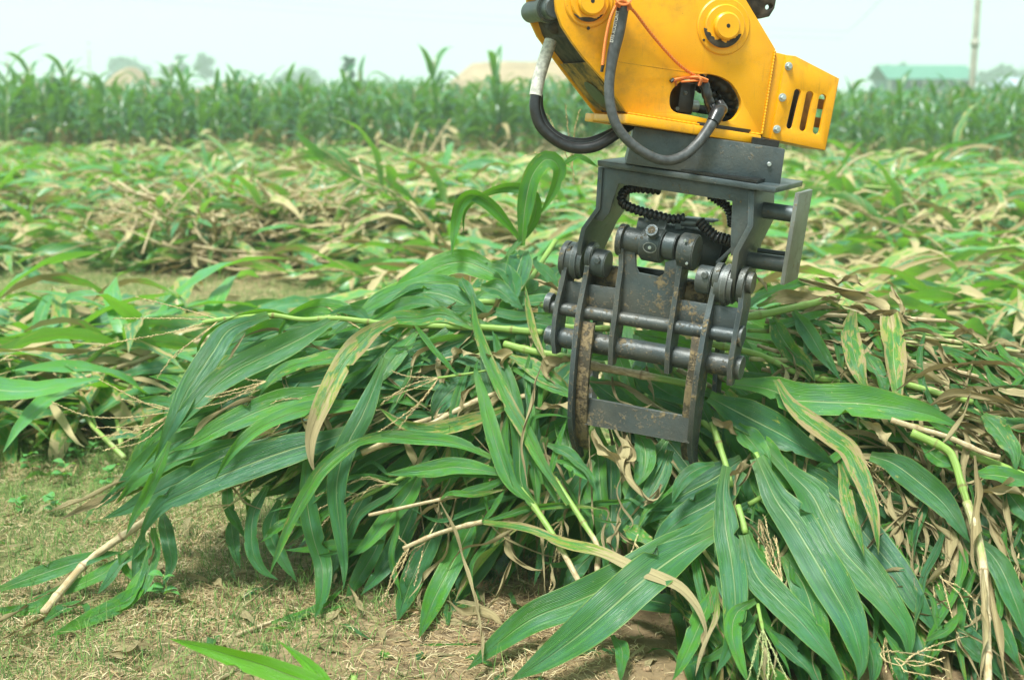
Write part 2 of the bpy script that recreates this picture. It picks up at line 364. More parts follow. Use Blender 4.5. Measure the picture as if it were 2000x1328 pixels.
blades('green_grass_strip', M_GRASS, scatter(42000, -8, 8, 5.5, 22, 15), (.04, .16), (.003, .007), (0, .01), 16, True, 3, kindlabel='short green grass between the rows of cut corn')
blades('dry_grass_strip', M_STRAW, scatter(30000, -8, 8, 5.5, 20, 17), (.04, .14), (.003, .006), (0, .03), 18, False, 3, kindlabel='dry grass and straw between the rows of cut corn')
def scraps(name, n, seed, mt, L, w, lab):
    r = random.Random(seed); mb = MB()
    for k in range(n):
        y = r.uniform(3.2, 5.8); x = r.uniform(-1, .55)*.4*y; a = r.uniform(0, 6.3); l = r.uniform(*L); b = np.array([x, y, float(gz(x, y))+.004]); P = arch(b, a, r.uniform(-.1, .5), l, r.uniform(.5, 1.6), 6, b[2], r.uniform(-1.5, 1.5))
        ribbon(mb, P, r.uniform(*w), (0, 0, 1), 6, (0, r.uniform(-1.2, 1.2)), .3, .3, k, (1, 1) if mt is M_LEAF and r.random() < .72 else (0, .3), r.random(), r.random(), 2, bites=0)
    tag(link(name, mb.mesh(name, mt)), lab, kind='stuff')
scraps('leaf_scraps', 420, 5, M_LEAF, (.04, .22), (.008, .026), 'torn scraps of dry and green corn leaf scattered on the ground')
# soil clods by the bare patch
def clod_mesh(seed, rr):
    bm = bmesh.new(); bmesh.ops.create_icosphere(bm, subdivisions=2, radius=rr); r = random.Random(seed)
    for v in bm.verts: v.co *= r.uniform(.75, 1.2); v.co.z *= .7
    V = np.array([v.co[:] for v in bm.verts]); Fc = np.array([[q.index for q in f.verts] for f in bm.faces]); bm.free(); return MB().add(V, Fc)
M_CLOD = simple('clod', (.25, .165, .092), .95, 0, 90, .4, .003)
cm = [clod_mesh(k, .012) for k in range(5)]; mb = MB(); r = random.Random(3)
for k in range(1500):
    x, y = r.uniform(-.9, 1.5), r.uniform(3.2, 4.6)
    if x < .0 and r.random() < .8: continue
    s = r.choice([.15, .2, .3, .45, .9])*r.uniform(.6, 1.2); mb.merge(cm[k % 5], np.eye(3)*s, np.array([x, y, float(gz(x, y))+.002]))
tag(link('soil_crumbs', mb.mesh('soil_crumbs', M_CLOD)), 'small brown soil crumbs on the bare ground', kind='stuff')
# ------------------------------------------------------------------ corn prototypes
def set_of(fn, seeds): return [fn(s) for s in seeds]
def standing(seed, H=1.75, nl=11, ln=8, ac=2, tas=True):
    r = random.Random(seed); parts = []; st = MB(); lean = (r.uniform(-.05, .05), r.uniform(-.05, .05))
    top = np.array([lean[0]*H, lean[1]*H, H*.86]); SP = np.array([[0, 0, -.02], [lean[0]*.3, lean[1]*.3, H*.45], top])
    tube(st, SP, [.012, .010, .005], 5, 6, info=(.05, .5, 0)); parts.append(('stalk', st, M_STALK))
    a0 = r.uniform(0, 6.3)
    for i in range(nl):
        t = .12+.83*i/(nl-1); b = np.array([lean[0]*H*t, lean[1]*H*t, H*.86*t]); lf = MB()
        A = a0+(i % 2)*math.pi+r.uniform(-.5, .5); L = r.uniform(.7, 1.1)*(1-.4*abs(t-.55)); el = r.uniform(.75, 1.2)+.15*(t > .7)
        P = arch(b, A, el, L, r.uniform(1.0, 2.6)*(1.25-.5*t), ln, bend=r.uniform(-.5, .5))
        ribbon(lf, P, r.uniform(.085, .145), (0, 0, 1), ln, (r.uniform(-.5, .5), r.uniform(-.9, .9)), .35, .06, seed*31+i, (0, 0) if t > .3 or r.random() < .5 else (.8, 1), r.random(), r.random()*.4, ac, bites=0)
        parts.append(('leaf', lf, M_FIELD))
    if tas:
        ts = MB(); tassel(ts, top, (lean[0], lean[1], 1), r.uniform(.22, .34), 8, .45, seed, .0032, 4, .1, False, 3); parts.append(('tassel', ts, M_TASSEL))
    return parts
def lying(seed, L=1.5, nl=9, ln=9, ac=2, dry=0., wleaf=.092, mat_=None):
    r = random.Random(seed); parts = []; st = MB(); SP = np.array([[-L/2, 0, .03], [-L*.1, r.uniform(-.1, .1), .10], [L*.25, r.uniform(-.12, .12), .12], [L/2, r.uniform(-.15, .15), .05]])
    S = spline(SP, 8); tube(st, S, np.interp(np.linspace(0, 1, 8), [0, 1], [.013, .005]), 5, info=(dry if dry > .5 else r.choice([.1, .4, .8]), .5, 0)); parts.append(('stalk', st, M_STALK))
    for i in range(nl):
        t = .15+.8*i/(nl-1); q = t*7; k = int(q); b = S[k]+(S[min(7, k+1)]-S[k])*(q-k); lf = MB()
        A = (1 if i % 2 else -1)*r.uniform(.15, 1.0); ll = r.uniform(.5, .9)
        P = arch(b, A, (r.uniform(-.2, .8) if r.random() < .88 else r.uniform(.6, 1.4)), ll, r.uniform(.8, 2.2), ln, floor=r.uniform(.0, .09), bend=r.uniform(-.8, .8))
        d = (.9, 1) if r.random() < dry*.85+.10 else ((0, .2) if r.random() < .7 else (0, .8))
        ribbon(lf, P, r.uniform(.8, 1.15)*wleaf*(.42 if d[0] > .5 else 1), (r.uniform(-.3, .3), -.35, 1), ln, (r.uniform(-.7, .7), r.uniform(-1.2, 1.2)), .3, .09 if d[0] < .5 else .2, seed*37+i, d, r.random(), r.random(), ac, bites=0)
        parts.append(('leaf', lf, M_FOLD))
    if r.random() < .5:
        ts = MB(); tassel(ts, S[-1], (1, 0, .25), .28, 7, .5, seed, .003, 4, .2, False, 3); parts.append(('tassel', ts, M_TASSEL))
    return parts
def meshes(parts): return [(n, m.mesh(n, mt)) for n, m, mt in parts]
def place(ms, name, loc, R, s, label, cat, group):
    root = thing(name, label, cat, loc, group); root.rotation_euler = R; root.scale = (s, s, s)
    for n, me in ms: link(n, me, root)
    return root
def rotm(rx, ry, rz):
    from mathutils import Euler
    return np.array(Euler((rx, ry, rz)).to_matrix())
# standing field: front plants one by one, the mass behind as one object
r = random.Random(21)
def across(x, y):
    px = 1000+F*x/y
    return 'outside the left edge' if px < 0 else 'at the far left' if px < 200 else 'in the left quarter' if px < 500 else 'left of the middle' if px < 800 else 'just left of the arm' if px < 1050 else 'behind the yellow arm' if px < 1330 else 'behind the slotted guard' if px < 1640 else 'right of the guard' if px < 1850 else 'at the far right' if px < 2000 else 'outside the right edge'
ROWN = ['first', 'second', 'third', 'fourth', 'fifth']
st_hi = [standing(100+k) for k in range(7)]; st_me = [meshes(p) for p in st_hi]
def edge_y(x): return 28.6-np.clip(x, -2, 10)*.42 if x > -2 else 29.4
spots = []
y = 0.
for row in range(60):
    yy = row*.66
    hw = (.37*(29+yy)+1.0); nr = int(hw*2/.36)
    for k in range(nr):
        x = -hw+2*hw*k/nr+r.uniform(-.14, .14)
        if float(vnoise(x+40, yy+30, .55, 6)) < -.2: continue
        spots.append((x, edge_y(x)+yy+r.uniform(-.2, .2), row))
front = [s for s in spots if s[2] < 5 and -30 < 1000+F*s[0]/s[1] < 2030][:300]; rest = [s for s in spots if s not in set(front)]
for k, (x, y, row) in enumerate(front):
    place(st_me[r.randrange(7)], 'corn_plant', (x, y, 0), (r.uniform(-.12, .12), r.uniform(-.12, .12), r.uniform(0, 6.3)), (.85+.14*float(vnoise(x+40, y, .35, 8))*2+r.uniform(-.12, .13)+(.13 if x < -9.5 else -.01 if x < 1 else .08 if x < 3.5 else .0 if x < 5.5 else -.09)),
          'green corn plant in the %s row of the uncut field, %s' % (ROWN[row], across(x, y)), 'corn plant', 'corn plants standing at the edge of the uncut field')
lo = [standing(200+k, nl=8, ln=5, ac=2) for k in range(5)]
mbl = MB(); mbs = MB(); mbt = MB()
def combine(parts):
    out = {}
    for n, m, mt in parts: out.setdefault(mt.name, (MB(), mt))[0].merge(m)
    return out
lo = [combine(p) for p in lo]; big = {}
for (x, y, row) in rest:
    if row > 12 and r.random() < min(.7, (row-12)*.03): continue
    s = (.85 if x < 5 else .77)+.12*float(vnoise(x+40, y, .3, 8))*2+r.uniform(-.08, .06); Mx = rotm(r.uniform(-.1, .1), r.uniform(-.1, .1), r.uniform(0, 6.3))*s; c = lo[r.randrange(5)]; hj = r.uniform(-.3, .3)
    for kx, (m, mt) in c.items():
        for a_ in (0,):
            e = big.setdefault(kx, (MB(), mt)); e[0].merge(m, Mx, np.array([x, y, 0]), np.array([0, hj, 0]))
fld = MB(); me_mats = list(big.items())
def multi(name, entries):
    """several material groups -> one mesh with material slots"""
    allm = MB(); ids = []
    for idx, (k, (m, mt)) in enumerate(entries):
        allm.merge(m)
    me = allm.mesh(name, entries[0][1][1]); 
    for k, (m, mt) in entries[1:]: me.materials.append(mt)
    # polygons are written quads first, then tris: rebuild material index the same way
    qi = []; ti = []
    for idx, (k, (m, mt)) in enumerate(entries):
        for f in m.f: (qi if f.shape[1] == 4 else ti).append(np.full(len(f), idx))
    a = np.concatenate(qi+ti).astype(np.int32)
    if len(a) == len(me.polygons): me.polygons.foreach_set('material_index', a)
    return me
o = link('corn_field', multi('corn_field', me_mats)); tag(o, 'deep mass of green corn standing behind the front rows', None, None, 'stuff')
# a few taller plants that stick out over the field
for (px, D, s) in ((12, 28.5, 1.2), (30, 31, 1.1), (66, 32, 1.22), (125, 31, 1.2), (140, 32, 1.06), (205, 33, 1.02), (345, 32, 1.2), (300, 33, 1.0), (845, 30, 1.26), (965, 29, 1.22), (985, 30, 1.08), (470, 32, 1.02), (1060, 29, 1.04), (690, 30, 1.08), (720, 31, 1.12), (1660, 28, 1.0), (1760, 29, 1.0), (1975, 28, 1.0), (580, 31, 1.), (770, 31, 1.)):
    p = at(px, 300, D); 
    place(st_me[r.randrange(7)], 'corn_plant', (p[0], D, 0), (r.uniform(-.06, .06), r.uniform(-.1, .1), r.uniform(0, 6.3)), s, 'tall corn plant rising above its neighbours in the uncut field, ' + across(p[0], D), 'corn plant', 'taller corn plants rising above the field')
# cut corn lying across the middle distance
lk = [lying(300+k, dry=(0, .05, .15, .45, .9, .05, .3, 1.)[k]) for k in range(8)]; lk_me = [meshes(p) for p in lk]; lk_c = [combine(p) for p in lk]
ly = []
def heapf(x, y): return float(vnoise(x+70, y*1.5+20, .42, 31))+.45*float(vnoise(x+70, y*1.6+20, 1.1, 32))
for k in range(14000):
    y = 6.2+(r.random()**.62)*25; x = r.uniform(-1, 1)*(.37*y+1.0)
    if y > edge_y(x)-.9: continue
    pxx = 1000+F*x/y
    if y < (11.8 if pxx < 650 else 10.6) and pxx < 900: continue
    if y < 7.0 and pxx > 900: continue
    h = heapf(x, y)
    if r.random() > (.18 if h < -.16 else .55 if h < .02 else .95): continue
    ly.append((x, y, max(0, h+.1)*1.5))
ly = ly[:2750]
for k in range(70): ly.append((r.uniform(-3.5, -1.45), r.uniform(5.85, 7.2), r.uniform(.2, .8)))
for k in range(30): ly.append((r.uniform(1.0, 3.6), r.uniform(5.9, 7.8), r.uniform(.4, 1.)))
ly.sort(key=lambda t: t[1]); bigc = {}; nth = 0
for k, (x, y, wv) in enumerate(ly):
    R = (r.uniform(-.3, .3), r.uniform(-.22, .22)*(1 if y < 19 else .35) if r.random() < .96 or y > 19 else r.uniform(-.8, .8), r.choice([0, math.pi])+r.gauss(0, .8)); s = r.uniform(.85, 1.15); z = max(0, wv)*r.uniform(0, .85)*(.3 if y < 9 else .6 if y < 12.5 else 1 if y < 18 else .12 if y < 24 else .06)
    dn_ = float(vnoise(x+50, y*1.3+9, .5, 44)); c = r.choices(range(8), [5, 4, 3, 2, .7, 4, 3, .6] if dn_ < .08 else [1.5, 1, 1, 3, 5, 1, 2, 5])[0]
    if nth < 215 and -60 < 1000+F*x/y < 2060:
        nth += 1
        place(lk_me[c], 'cut_corn_plant', (x, y, z), R, s, ('%s cut corn plant lying %s, %s' % (('mostly green', 'mostly green', 'green and brown', 'half dry', 'dry brown', 'mostly green', 'green and brown', 'wholly dry')[c], 'just behind the pile' if y < 9 else 'further back' if y < 13 else 'far back', across(x, y))), 'corn plant', 'cut corn plants lying across the field')
    else:
        Mx = rotm(*R)*s; hj = r.uniform(-.5, .5)
        for kx, (m, mt) in lk_c[c].items(): bigc.setdefault(kx, (MB(), mt))[0].merge(m, Mx, np.array([x, y, z]), np.array([0, hj, 0]))
for k in range(240):
    x, y = (r.gauss(-2.3, .5), r.gauss(12.4, .3)) if k < 150 else (r.gauss(-1.3, .35), r.gauss(13.3, .6)) if k < 195 else (r.gauss(4.1, .5), r.gauss(14, .7)); c = r.choice([4, 7, 7, 3, 4, 0])
    Mx = rotm(r.uniform(-.3, .3), r.uniform(-.5, .5), r.uniform(0, 6.3))*r.uniform(.5, .8)
    for kx, (m, mt) in lk_c[c].items(): bigc.setdefault(kx, (MB(), mt))[0].merge(m, Mx, np.array([x, y, r.uniform(.05, .5)]), np.zeros(3))
m = MB()
for k in range(330):
    x, y = (r.gauss(-2.05, .55), r.gauss(12.1, .35)) if k < 130 else (r.uniform(-1, 1)*.3*12, r.uniform(11, 24)); a = r.uniform(0, 6.3); l = r.uniform(.3, .8); e = r.uniform(-.1, .7); b = np.array([x, y, r.uniform(.05, .55)])
    d = np.array([math.cos(a)*math.cos(e), math.sin(a)*math.cos(e), math.sin(e)]); tube(m, [b, b+d*l*.35+np.array([r.uniform(-.05, .05), r.uniform(-.05, .05), r.uniform(-.05, .05)]), b+d*l*.65+np.array([r.uniform(-.06, .06), 0, r.uniform(-.06, .06)]), b+d*l], r.choice([.006, .009, .013]), 5, 7, info=(1, .5, 0))
bigc.setdefault('corn_stalk', (MB(), M_STALK))[0].merge(m)
for (px, D, az_, el_, l) in ((770, 21, .9, 1.1, 1.1), (795, 21.3, .7, .9, 1.3), (812, 21, 1.2, 1.2, .9), (740, 21.5, .3, .6, 1.), (1690, 17, .25, .42, 1.1), (1730, 17.3, .3, .5, .7), (400, 13, 2.0, 1.3, .5), (795, 14, 1.3, 1.2, .7)):
    b = at(px, 300, D); b[2] = .05; root = thing('dry_corn_stalk', 'bare dry corn stalk leaning up out of the cut field, ' + across(b[0], D), 'corn stalk', b, 'leaning dry stalks in the cut field')
    d = np.array([math.cos(az_)*math.cos(el_), .1, math.sin(el_)]); m = MB(); tube(m, [b, b+d*l*.6, b+d*l+np.array([.03, 0, .02])], [.018, .015, .009], 8, 8, info=(1, .5, 0)); part(m, 'stalk', M_STALK, root)
    for q in range(3):
        lf = MB(); ribbon(lf, arch(b+d*l*(.3+.25*q), az_+r.uniform(-1, 1), r.uniform(.2, 1.), r.uniform(.3, .5), 2.5, 9), .035, (0, -1, .4), 9, (0, r.uniform(-1.5, 1.5)), .4, .25, q, (1, 1), .5, 0, 3, bites=0); part(lf, 'leaf', M_FOLD, root)
o = link('cut_corn_cover', multi('cut_corn_cover', list(bigc.items()))); tag(o, 'tangle of cut corn covering the field up to the standing rows', None, None, 'stuff')
# ------------------------------------------------------------------ far things: mounds, trees, shed, pole, cables
def mound(name, px0, px1, ptop, D, depth, label, peaks, seed):
    mb = MB(); x0 = at(px0, 180, D)[0]; x1 = at(px1, 180, D)[0]; H = at(px0, ptop, D)[2]; n, m = 60, 24
    xs_ = np.linspace(x0, x1, n); yy = np.linspace(D-depth*.5, D+depth*.5, m); X, Y = np.meshgrid(xs_, yy); u = (X-x0)/(x1-x0); w = (Y-D)/(depth*.5)
    h = np.interp(u, [p[0] for p in peaks], [p[1] for p in peaks]); Zz = H*h*np.clip(1-np.abs(w)**1.6, 0, 1)+.05*H*vnoise(X, Y, .35, seed)*h+.03*H*vnoise(X, Y, 1.3, seed)*h
    i = np.arange(m-1)[:, None]*n; j = np.arange(n-1)[None]
    mb.add(np.stack([X, Y, Zz-.05], -1).reshape(-1, 3), np.stack([i+j, i+j+1, i+n+j+1, i+n+j], -1).reshape(-1, 4))
    o = link(name, mb.mesh(name, M_SAND, True)); tag(o, kind='structure'); return o
M_SAND = simple('sand', (.30, .225, .135), .95, 0, .6, .22)
mound('sand_mound', 820, 1230, 118, 110, 30, '', [(0, 0), (.08, .35), (.15, .62), (.25, .93), (.32, .98), (.7, 1), (.9, .7), (1, 0)], 4)
mound('sand_mound', 110, 350, 130, 120, 24, '', [(0, 0), (.08, .55), (.14, .75), (.2, .5), (.36, .35), (.55, .9), (.62, 1), (.8, .6), (1, 0)], 5)
mound('sand_mound', 330, 600, 152, 130, 24, '', [(0, 0), (.2, .6), (.45, 1), (.7, .7), (1, 0)], 6)
def fol_mat():
    m, nt, o = mat('tree_foliage'); N = NT(nt); a = N.n('ShaderNodeAttribute', attribute_name='leafinfo'); sa = N.n('ShaderNodeSeparateXYZ'); N.l(a.outputs['Vector'], sa.inputs[0])
    c = N.mix(sa.outputs[1], (.022, .085, .045), (.055, .15, .075)); b = N.bsdf(c, .6, 0, .3); t = N.n('ShaderNodeBsdfTranslucent'); N.l(c, t.inputs[0])
    ms = N.n('ShaderNodeMixShader'); ms.inputs[0].default_value = .25; N.l(b.outputs[0], ms.inputs[1]); N.l(t.outputs[0], ms.inputs[2]); N.l(ms.outputs[0], o.inputs[0]); return m
M_FOL = fol_mat(); M_BARK = simple('bark', (.12, .09, .065), .9, 0, 3, .3)
def tree(px, pyt, D, wpx, label, blobs=9, seed=0, trunkpy=None, dens=900, leaf=.35, flat=.75):
    r = np.random.default_rng(seed); H = at(px, pyt, D)[2]; w = wpx/F*D; x0 = at(px, 180, D)[0]
    root = thing('tree', label, 'tree', (x0, D, 0), 'far trees beyond the field'); hb = H*.35 if trunkpy is None else at(px, trunkpy, D)[2]
    tm = MB(); top = np.array([x0+w*.05, D, H*.75]); tube(tm, [np.array([x0, D, -.2]), np.array([x0-w*.03, D, H*.4]), top], np.array([.06, .045, .02])*H*.35, 7, 8)
    cs = []
    for k in range(blobs):
        z = hb+(H-hb)*r.uniform(.15, .85); rad = w*.5*math.sqrt(max(.05, 1-((z-hb)/(H-hb)*2-1)**2*.8)); a = r.uniform(0, 6.3); q = rad*r.uniform(.1, .75)
        c = np.array([x0+q*math.cos(a), D+q*math.sin(a), z]); cs.append((c, w*r.uniform(.14, .27)))
        tube(tm, [np.array([x0-w*.02, D, hb*.7+H*.1]), (np.array([x0, D, z*.7])+c)/2, c], np.array([.02, .013, .006])*H*.35, 5, 5)
    part(tm, 'trunk', M_BARK, root)
    n = int(dens*1.5); V = np.zeros((n, 4, 3)); hue = np.zeros(n)
    for i in range(n):
        c, rd = cs[r.integers(len(cs))]; d = nrm(r.normal(size=3)); p = c+d*rd*r.random()**.4*np.array([1, 1, flat]); a = nrm(r.normal(size=3)); b = nrm(np.cross(a, r.normal(size=3))); s = leaf*r.uniform(.5, 1.2)
        V[i] = [p-a*s, p-b*s*.6, p+a*s, p+b*s*.6]; hue[i] = r.random()
    m = MB(); A = np.zeros((n*4, 3)); A[:, 1] = np.repeat(hue, 4); m.add(V.reshape(-1, 3), np.arange(n*4).reshape(-1, 4), None, A); part(m, 'crown', M_FOL, root); return root
tree(252, 112, 361, 92, 'broad rounded hazy tree behind the left sand mound', 14, 1, 175, 1500, 0.7975)
tree(356, 106, 323, 40, 'slim airy tree left of the pair above the left field', 8, 2, 150, 420, 0.6525)
tree(405, 104, 323, 46, 'slim airy tree right of the pair above the left field', 9, 3, 152, 600, 0.6525)
tree(325, 130, 342, 18, 'very small hazy tree just left of the airy pair', 5, 4, 165, 200, 0.58)
tree(560, 140, 380, 60, 'low wide hazy tree at left of the clump on the horizon', 9, 5, 172, 700, 0.725)
tree(605, 136, 380, 66, 'low wide hazy tree at right of the clump on the horizon', 10, 6, 172, 800, 0.725)
tree(470, 150, 380, 40, 'low hazy bush-like tree between the airy pair and the horizon clump', 6, 7, 174, 300, 0.6525)
tree(682, 99, 110, 38, 'thin pale feathery tree rising over the field left of the arm', 14, 18, 188, 260, .22, .45)
tree(1722, 128, 285, 50, 'round hazy tree at the left end of the green roofed shed', 9, 9, 170, 700, 0.6525)
tree(1760, 122, 313.5, 40, 'hazy tree showing just above the shed roof', 7, 10, 160, 350, 0.58)
tree(1955, 138, 342, 110, 'wide low hazy tree at the right edge behind the grey roof', 13, 12, 172, 1100, 0.7975)
tree(2040, 135, 342, 90, 'wide hazy tree standing just outside the right edge', 10, 13, 172, 700, 0.7975)
M_ROOF = simple('roof_green', (.06, .20, .14), .6, 0, 2, .1); M_WALL = simple('shed_wall', (.07, .15, .14), .8, 0, 1.5, .2); M_POST = simple('pale_post', (.55, .55, .52), .8)
M_ROOF2 = simple('roof_grey', (.34, .40, .48), .6, 0, 2, .1)
def shed():
    D = 170; a = at(1738, 180, D); b = at(1896, 180, D); x0, x1 = a[0], b[0]; ze = at(1800, 156, D)[2]; zr = at(1800, 130, D+4)[2]
    root = thing('shed', 'long low shed with pale green sheet roof beyond the right field', 'shed', ((x0+x1)/2, D+3, 0)); X_, Y_, Z_ = np.eye(3)
    n = 14
    for k in range(n):     # roof sheets
        m = MB(); xa = x0-.6+(x1-x0+1.2)*k/n; xb = x0-.6+(x1-x0+1.2)*(k+1)/n-.03
        for (ya, za, yb, zb) in ((D-1, ze, D+4, zr), (D+9, ze, D+4, zr)):
            hexa(m, [[(x, ya, za), (x, yb, zb), (x, yb, zb+.12), (x, ya, za+.12)] for x in (xa, xb)])
        part(m, 'roof_sheet', M_ROOF, root, False)
    m = MB(); boxm(m, ((x0+x1)/2, D+7, ze/2), X_, Y_, Z_, x1-x0, .2, ze-.02); part(m, 'rear_wall', M_WALL, root, False)
    for x in (x0, x1):
        m = MB(); boxm(m, (x, D+3.5, ze/2), X_, Y_, Z_, .25, 6.6, ze-.05); part(m, 'end_wall', M_WALL, root, False)
    for k in range(7):
        if k in (2, 3): continue
        m = MB(); xa = x0+(x1-x0)*(k+.08)/7; xb = x0+(x1-x0)*(k+.92)/7; boxm(m, ((xa+xb)/2, D+.6, ze*.4), X_, Y_, Z_, xb-xa, .12, ze*.8); part(m, 'wall_panel', M_WALL, root, False)
    for k in range(8):
        m = MB(); boxm(m, (x0+(x1-x0)*k/7, D+.2, ze/2-.05), X_, Y_, Z_, .35, .35, ze-.1); part(m, 'post', M_POST, root, False)
shed()
def barn():
    D = 140; x0, x1 = at(1950, 180, D)[0], at(2090, 180, D)[0]; ze = at(1980, 168, D)[2]; zr = at(1980, 152, D)[2]; X_, Y_, Z_ = np.eye(3)
    root = thing('barn', 'low building with blue grey roof at the far right edge', 'building', ((x0+x1)/2, D, 0)); m = MB()
    hexa(m, [[(x, D-4, ze), (x, D, zr), (x, D+4, ze), (x, D, ze-.1)] for x in (x0, x1)]); part(m, 'roof', M_ROOF2, root, False)
    m = MB(); boxm(m, ((x0+x1)/2, D, ze/2-.1), X_, Y_, Z_, x1-x0-1, 6, ze-.2); part(m, 'wall', M_POST, root, False)
barn()
M_CONC = simple('concrete_pole', (.34, .32, .27), .85, 0, 3, .25)
def pole(px, D, py0, label, r0=.17, top=14, pxt=None):
    x = at(px, 185, D)[0]; root = thing('utility_pole', label, 'pole', (x, D, 0)); m = MB(); xt = x+top*.018
    tube(m, [(x, D, -.3), (xt, D, top)], [r0*1.2, r0*.8], 10, 6); part(m, 'shaft', M_CONC, root)
    m = MB(); z = at(px, 85, D)[2]; xx = x+(xt-x)*z/top; tube(m, [(xx, D, z-.15), (xx, D, z+.15)], r0*1.45, 10, 3); part(m, 'collar', M_CONC, root)
    m = MB(); tube(m, [(xt-.9, D, top-.6), (xt+.9, D, top-.6)], .06, 6, 3); part(m, 'crossarm', M_CONC, root); return xt
xt1 = pole(1896, 75, 0, 'tall pale concrete pole rising at the right end of the shed roof', .15, 14)
xt2 = pole(176, 260, 0, 'faint distant pole above the left sand mound', .2, at(176, 96, 260)[2])
M_CABLE = simple('cable', (.3, .32, .33), .8)
for k, (a, b) in enumerate((((-90, 260, 21.), (46, 200, 9.5)), ((-90, 262, 19.6), (46, 202, 8.6)), ((46, 200, 9.5), (xt1, 75, 13.2)))):
    m = MB(); a, b = np.array(a), np.array(b); tube(m, [a+(b-a)*t-np.array([0, 0, 5*t*(1-t)*.8]) for t in np.linspace(0, 1, 16)], .035, 4, cap=False)
    tag(link('power_cable', m.mesh('power_cable', M_CABLE)), ('upper thin power cable sloping across the sky at left', 'lower thin power cable sloping across the sky at left', 'thin power cable running from mid sky to the concrete pole')[k], 'cable')
# ------------------------------------------------------------------ machine materials
def yellow_mat():
    m, nt, o = mat('yellow_paint'); N = NT(nt); p = N.n('ShaderNodeNewGeometry').outputs['Position']
    n1 = N.noise(p, 9, 5, .6); n2 = N.noise(p, 70, 5, .7); n3 = N.noise(N.scale(p, (60, 60, 7)), 1., 3, .6)
    c = N.mix(N.ramp(n1, .3, .7), (.78, .345, .001), (.84, .395, .002))
    c = N.mix(N.ramp(n3, .60, .78, 0, .35), c, (.35, .17, .02))
    c = N.mix(N.ramp(n2, .68, .74, 0, .8), c, (.22, .12, .03))
    bv = N.n('ShaderNodeBevel', samples=4); bv.inputs['Radius'].default_value = .006
    geo = N.n('ShaderNodeNewGeometry').outputs['Normal']; dp = N.n('ShaderNodeVectorMath', operation='DOT_PRODUCT'); N.l(bv.outputs[0], dp.inputs[0]); N.l(geo, dp.inputs[1])
    ed = N.ramp(N.math('ADD', dp.outputs['Value'], N.math('MULTIPLY', N.math('SUBTRACT', N.noise(p, 45, 4, .7), .5), .5)), .80, .70)
    c = N.mix(N.math('MULTIPLY', ed, .85), c, (.10, .07, .05))
    n5 = N.noise(p, 4, 6, .7); c = N.mix(N.ramp(N.math('ADD', n5, N.math('MULTIPLY', n2, .25)), .62, .84, 0, .5), c, (.36, .18, .02))
    c = N.mix(N.ramp(N.noise(p, 320, 3, .6), .68, .74, 0, .7), c, (.16, .09, .03))
    c = N.mix(N.ramp(N.noise(N.scale(p, (25, 25, 3)), 1., 5, .7), .60, .82, 0, .5), c, (.30, .14, .015))
    N.l(N.bsdf(c, N.ramp(n2, .3, .7, .30, .5), 0, .5, N.bump(N.noise(p, 240, 2), .0004)).outputs[0], o.inputs[0]); return m
def dark_mat(name, base, mud, edgec=(.33, .34, .33)):
    m, nt, o = mat(name); N = NT(nt); p = N.n('ShaderNodeNewGeometry').outputs['Position']
    n1 = N.noise(p, 8, 5, .6); n2 = N.noise(p, 55, 6, .72); n3 = N.noise(p, 150, 4, .7); n4 = N.noise(p, 14, 4, .6)
    c = N.mix(N.ramp(n1, .3, .7), tuple(x*.7 for x in base), tuple(x*1.35 for x in base))
    c = N.mix(N.ramp(N.noise(p, 5, 6, .72), .38, .66, 0, .5), c, (.125, .118, .095))
    sc = N.ramp(n3, .60, .70, 0, .35); c = N.mix(sc, c, (.16, .17, .16))
    mu = N.ramp(N.math('ADD', N.math('ADD', N.math('MULTIPLY', n2, .6), N.math('MULTIPLY', n3, .4)), N.math('MULTIPLY', n4, .55)), .86-mud, .98-mud); c = N.mix(N.math('MULTIPLY', mu, .8), c, N.mix(n3, (.17, .125, .065), (.36, .27, .14)))
    bv = N.n('ShaderNodeBevel', samples=4); bv.inputs['Radius'].default_value = .004
    geo = N.n('ShaderNodeNewGeometry').outputs['Normal']; dp = N.n('ShaderNodeVectorMath', operation='DOT_PRODUCT'); N.l(bv.outputs[0], dp.inputs[0]); N.l(geo, dp.inputs[1])
    ed = N.ramp(N.math('ADD', dp.outputs['Value'], N.math('MULTIPLY', N.math('SUBTRACT', n2, .5), .45)), .86, .74)
    c = N.mix(N.math('MULTIPLY', ed, .7), c, edgec)
    N.l(N.bsdf(c, N.math('ADD', .38, N.math('MULTIPLY', mu, .45)), .25, .5, N.bump(N.math('ADD', n3, mu), .0012)).outputs[0], o.inputs[0]); return m
M_YEL = yellow_mat(); M_DARK = dark_mat('dark_steel', (.058, .078, .085), -.02); M_MUD = dark_mat('muddy_steel', (.046, .060, .064), .045); M_BROWN = dark_mat('rusty_steel', (.060, .048, .032), .14, (.2, .17, .12))
def web_mat():
    m, nt, o = mat('worn_web'); N = NT(nt); p = N.n('ShaderNodeNewGeometry').outputs['Position']; n = N.math('ADD', N.noise(p, 11, 6, .75), N.math('MULTIPLY', N.noise(p, 90, 4, .7), .3))
    c = N.mix(N.ramp(n, .52, .78), (.045, .032, .016), (.40, .22, .035)); N.l(N.bsdf(c, .6, 0, .4, N.bump(n, .002)).outputs[0], o.inputs[0]); return m
M_WEB = web_mat()
M_DIRT = simple('caked_dirt', (.13, .085, .035), .9, 0, 60, .6, .003)
M_RUSTY = simple('rusty_yellow', (.30, .15, .03), .7, 0, 30, .4)
M_GRIME = simple('grimy_steel', (.035, .026, .016), .75, 0, 40, .7, .002); M_OIL = simple('greasy_black', (.012, .012, .012), .35, 0, 60, .4, .001)
M_RUB = simple('rubber_hose', (.055, .06, .062), .45, 0, 60, .35, .0006); M_BLK = simple('black_hose', (.02, .021, .023), .3, 0, 60, .3)
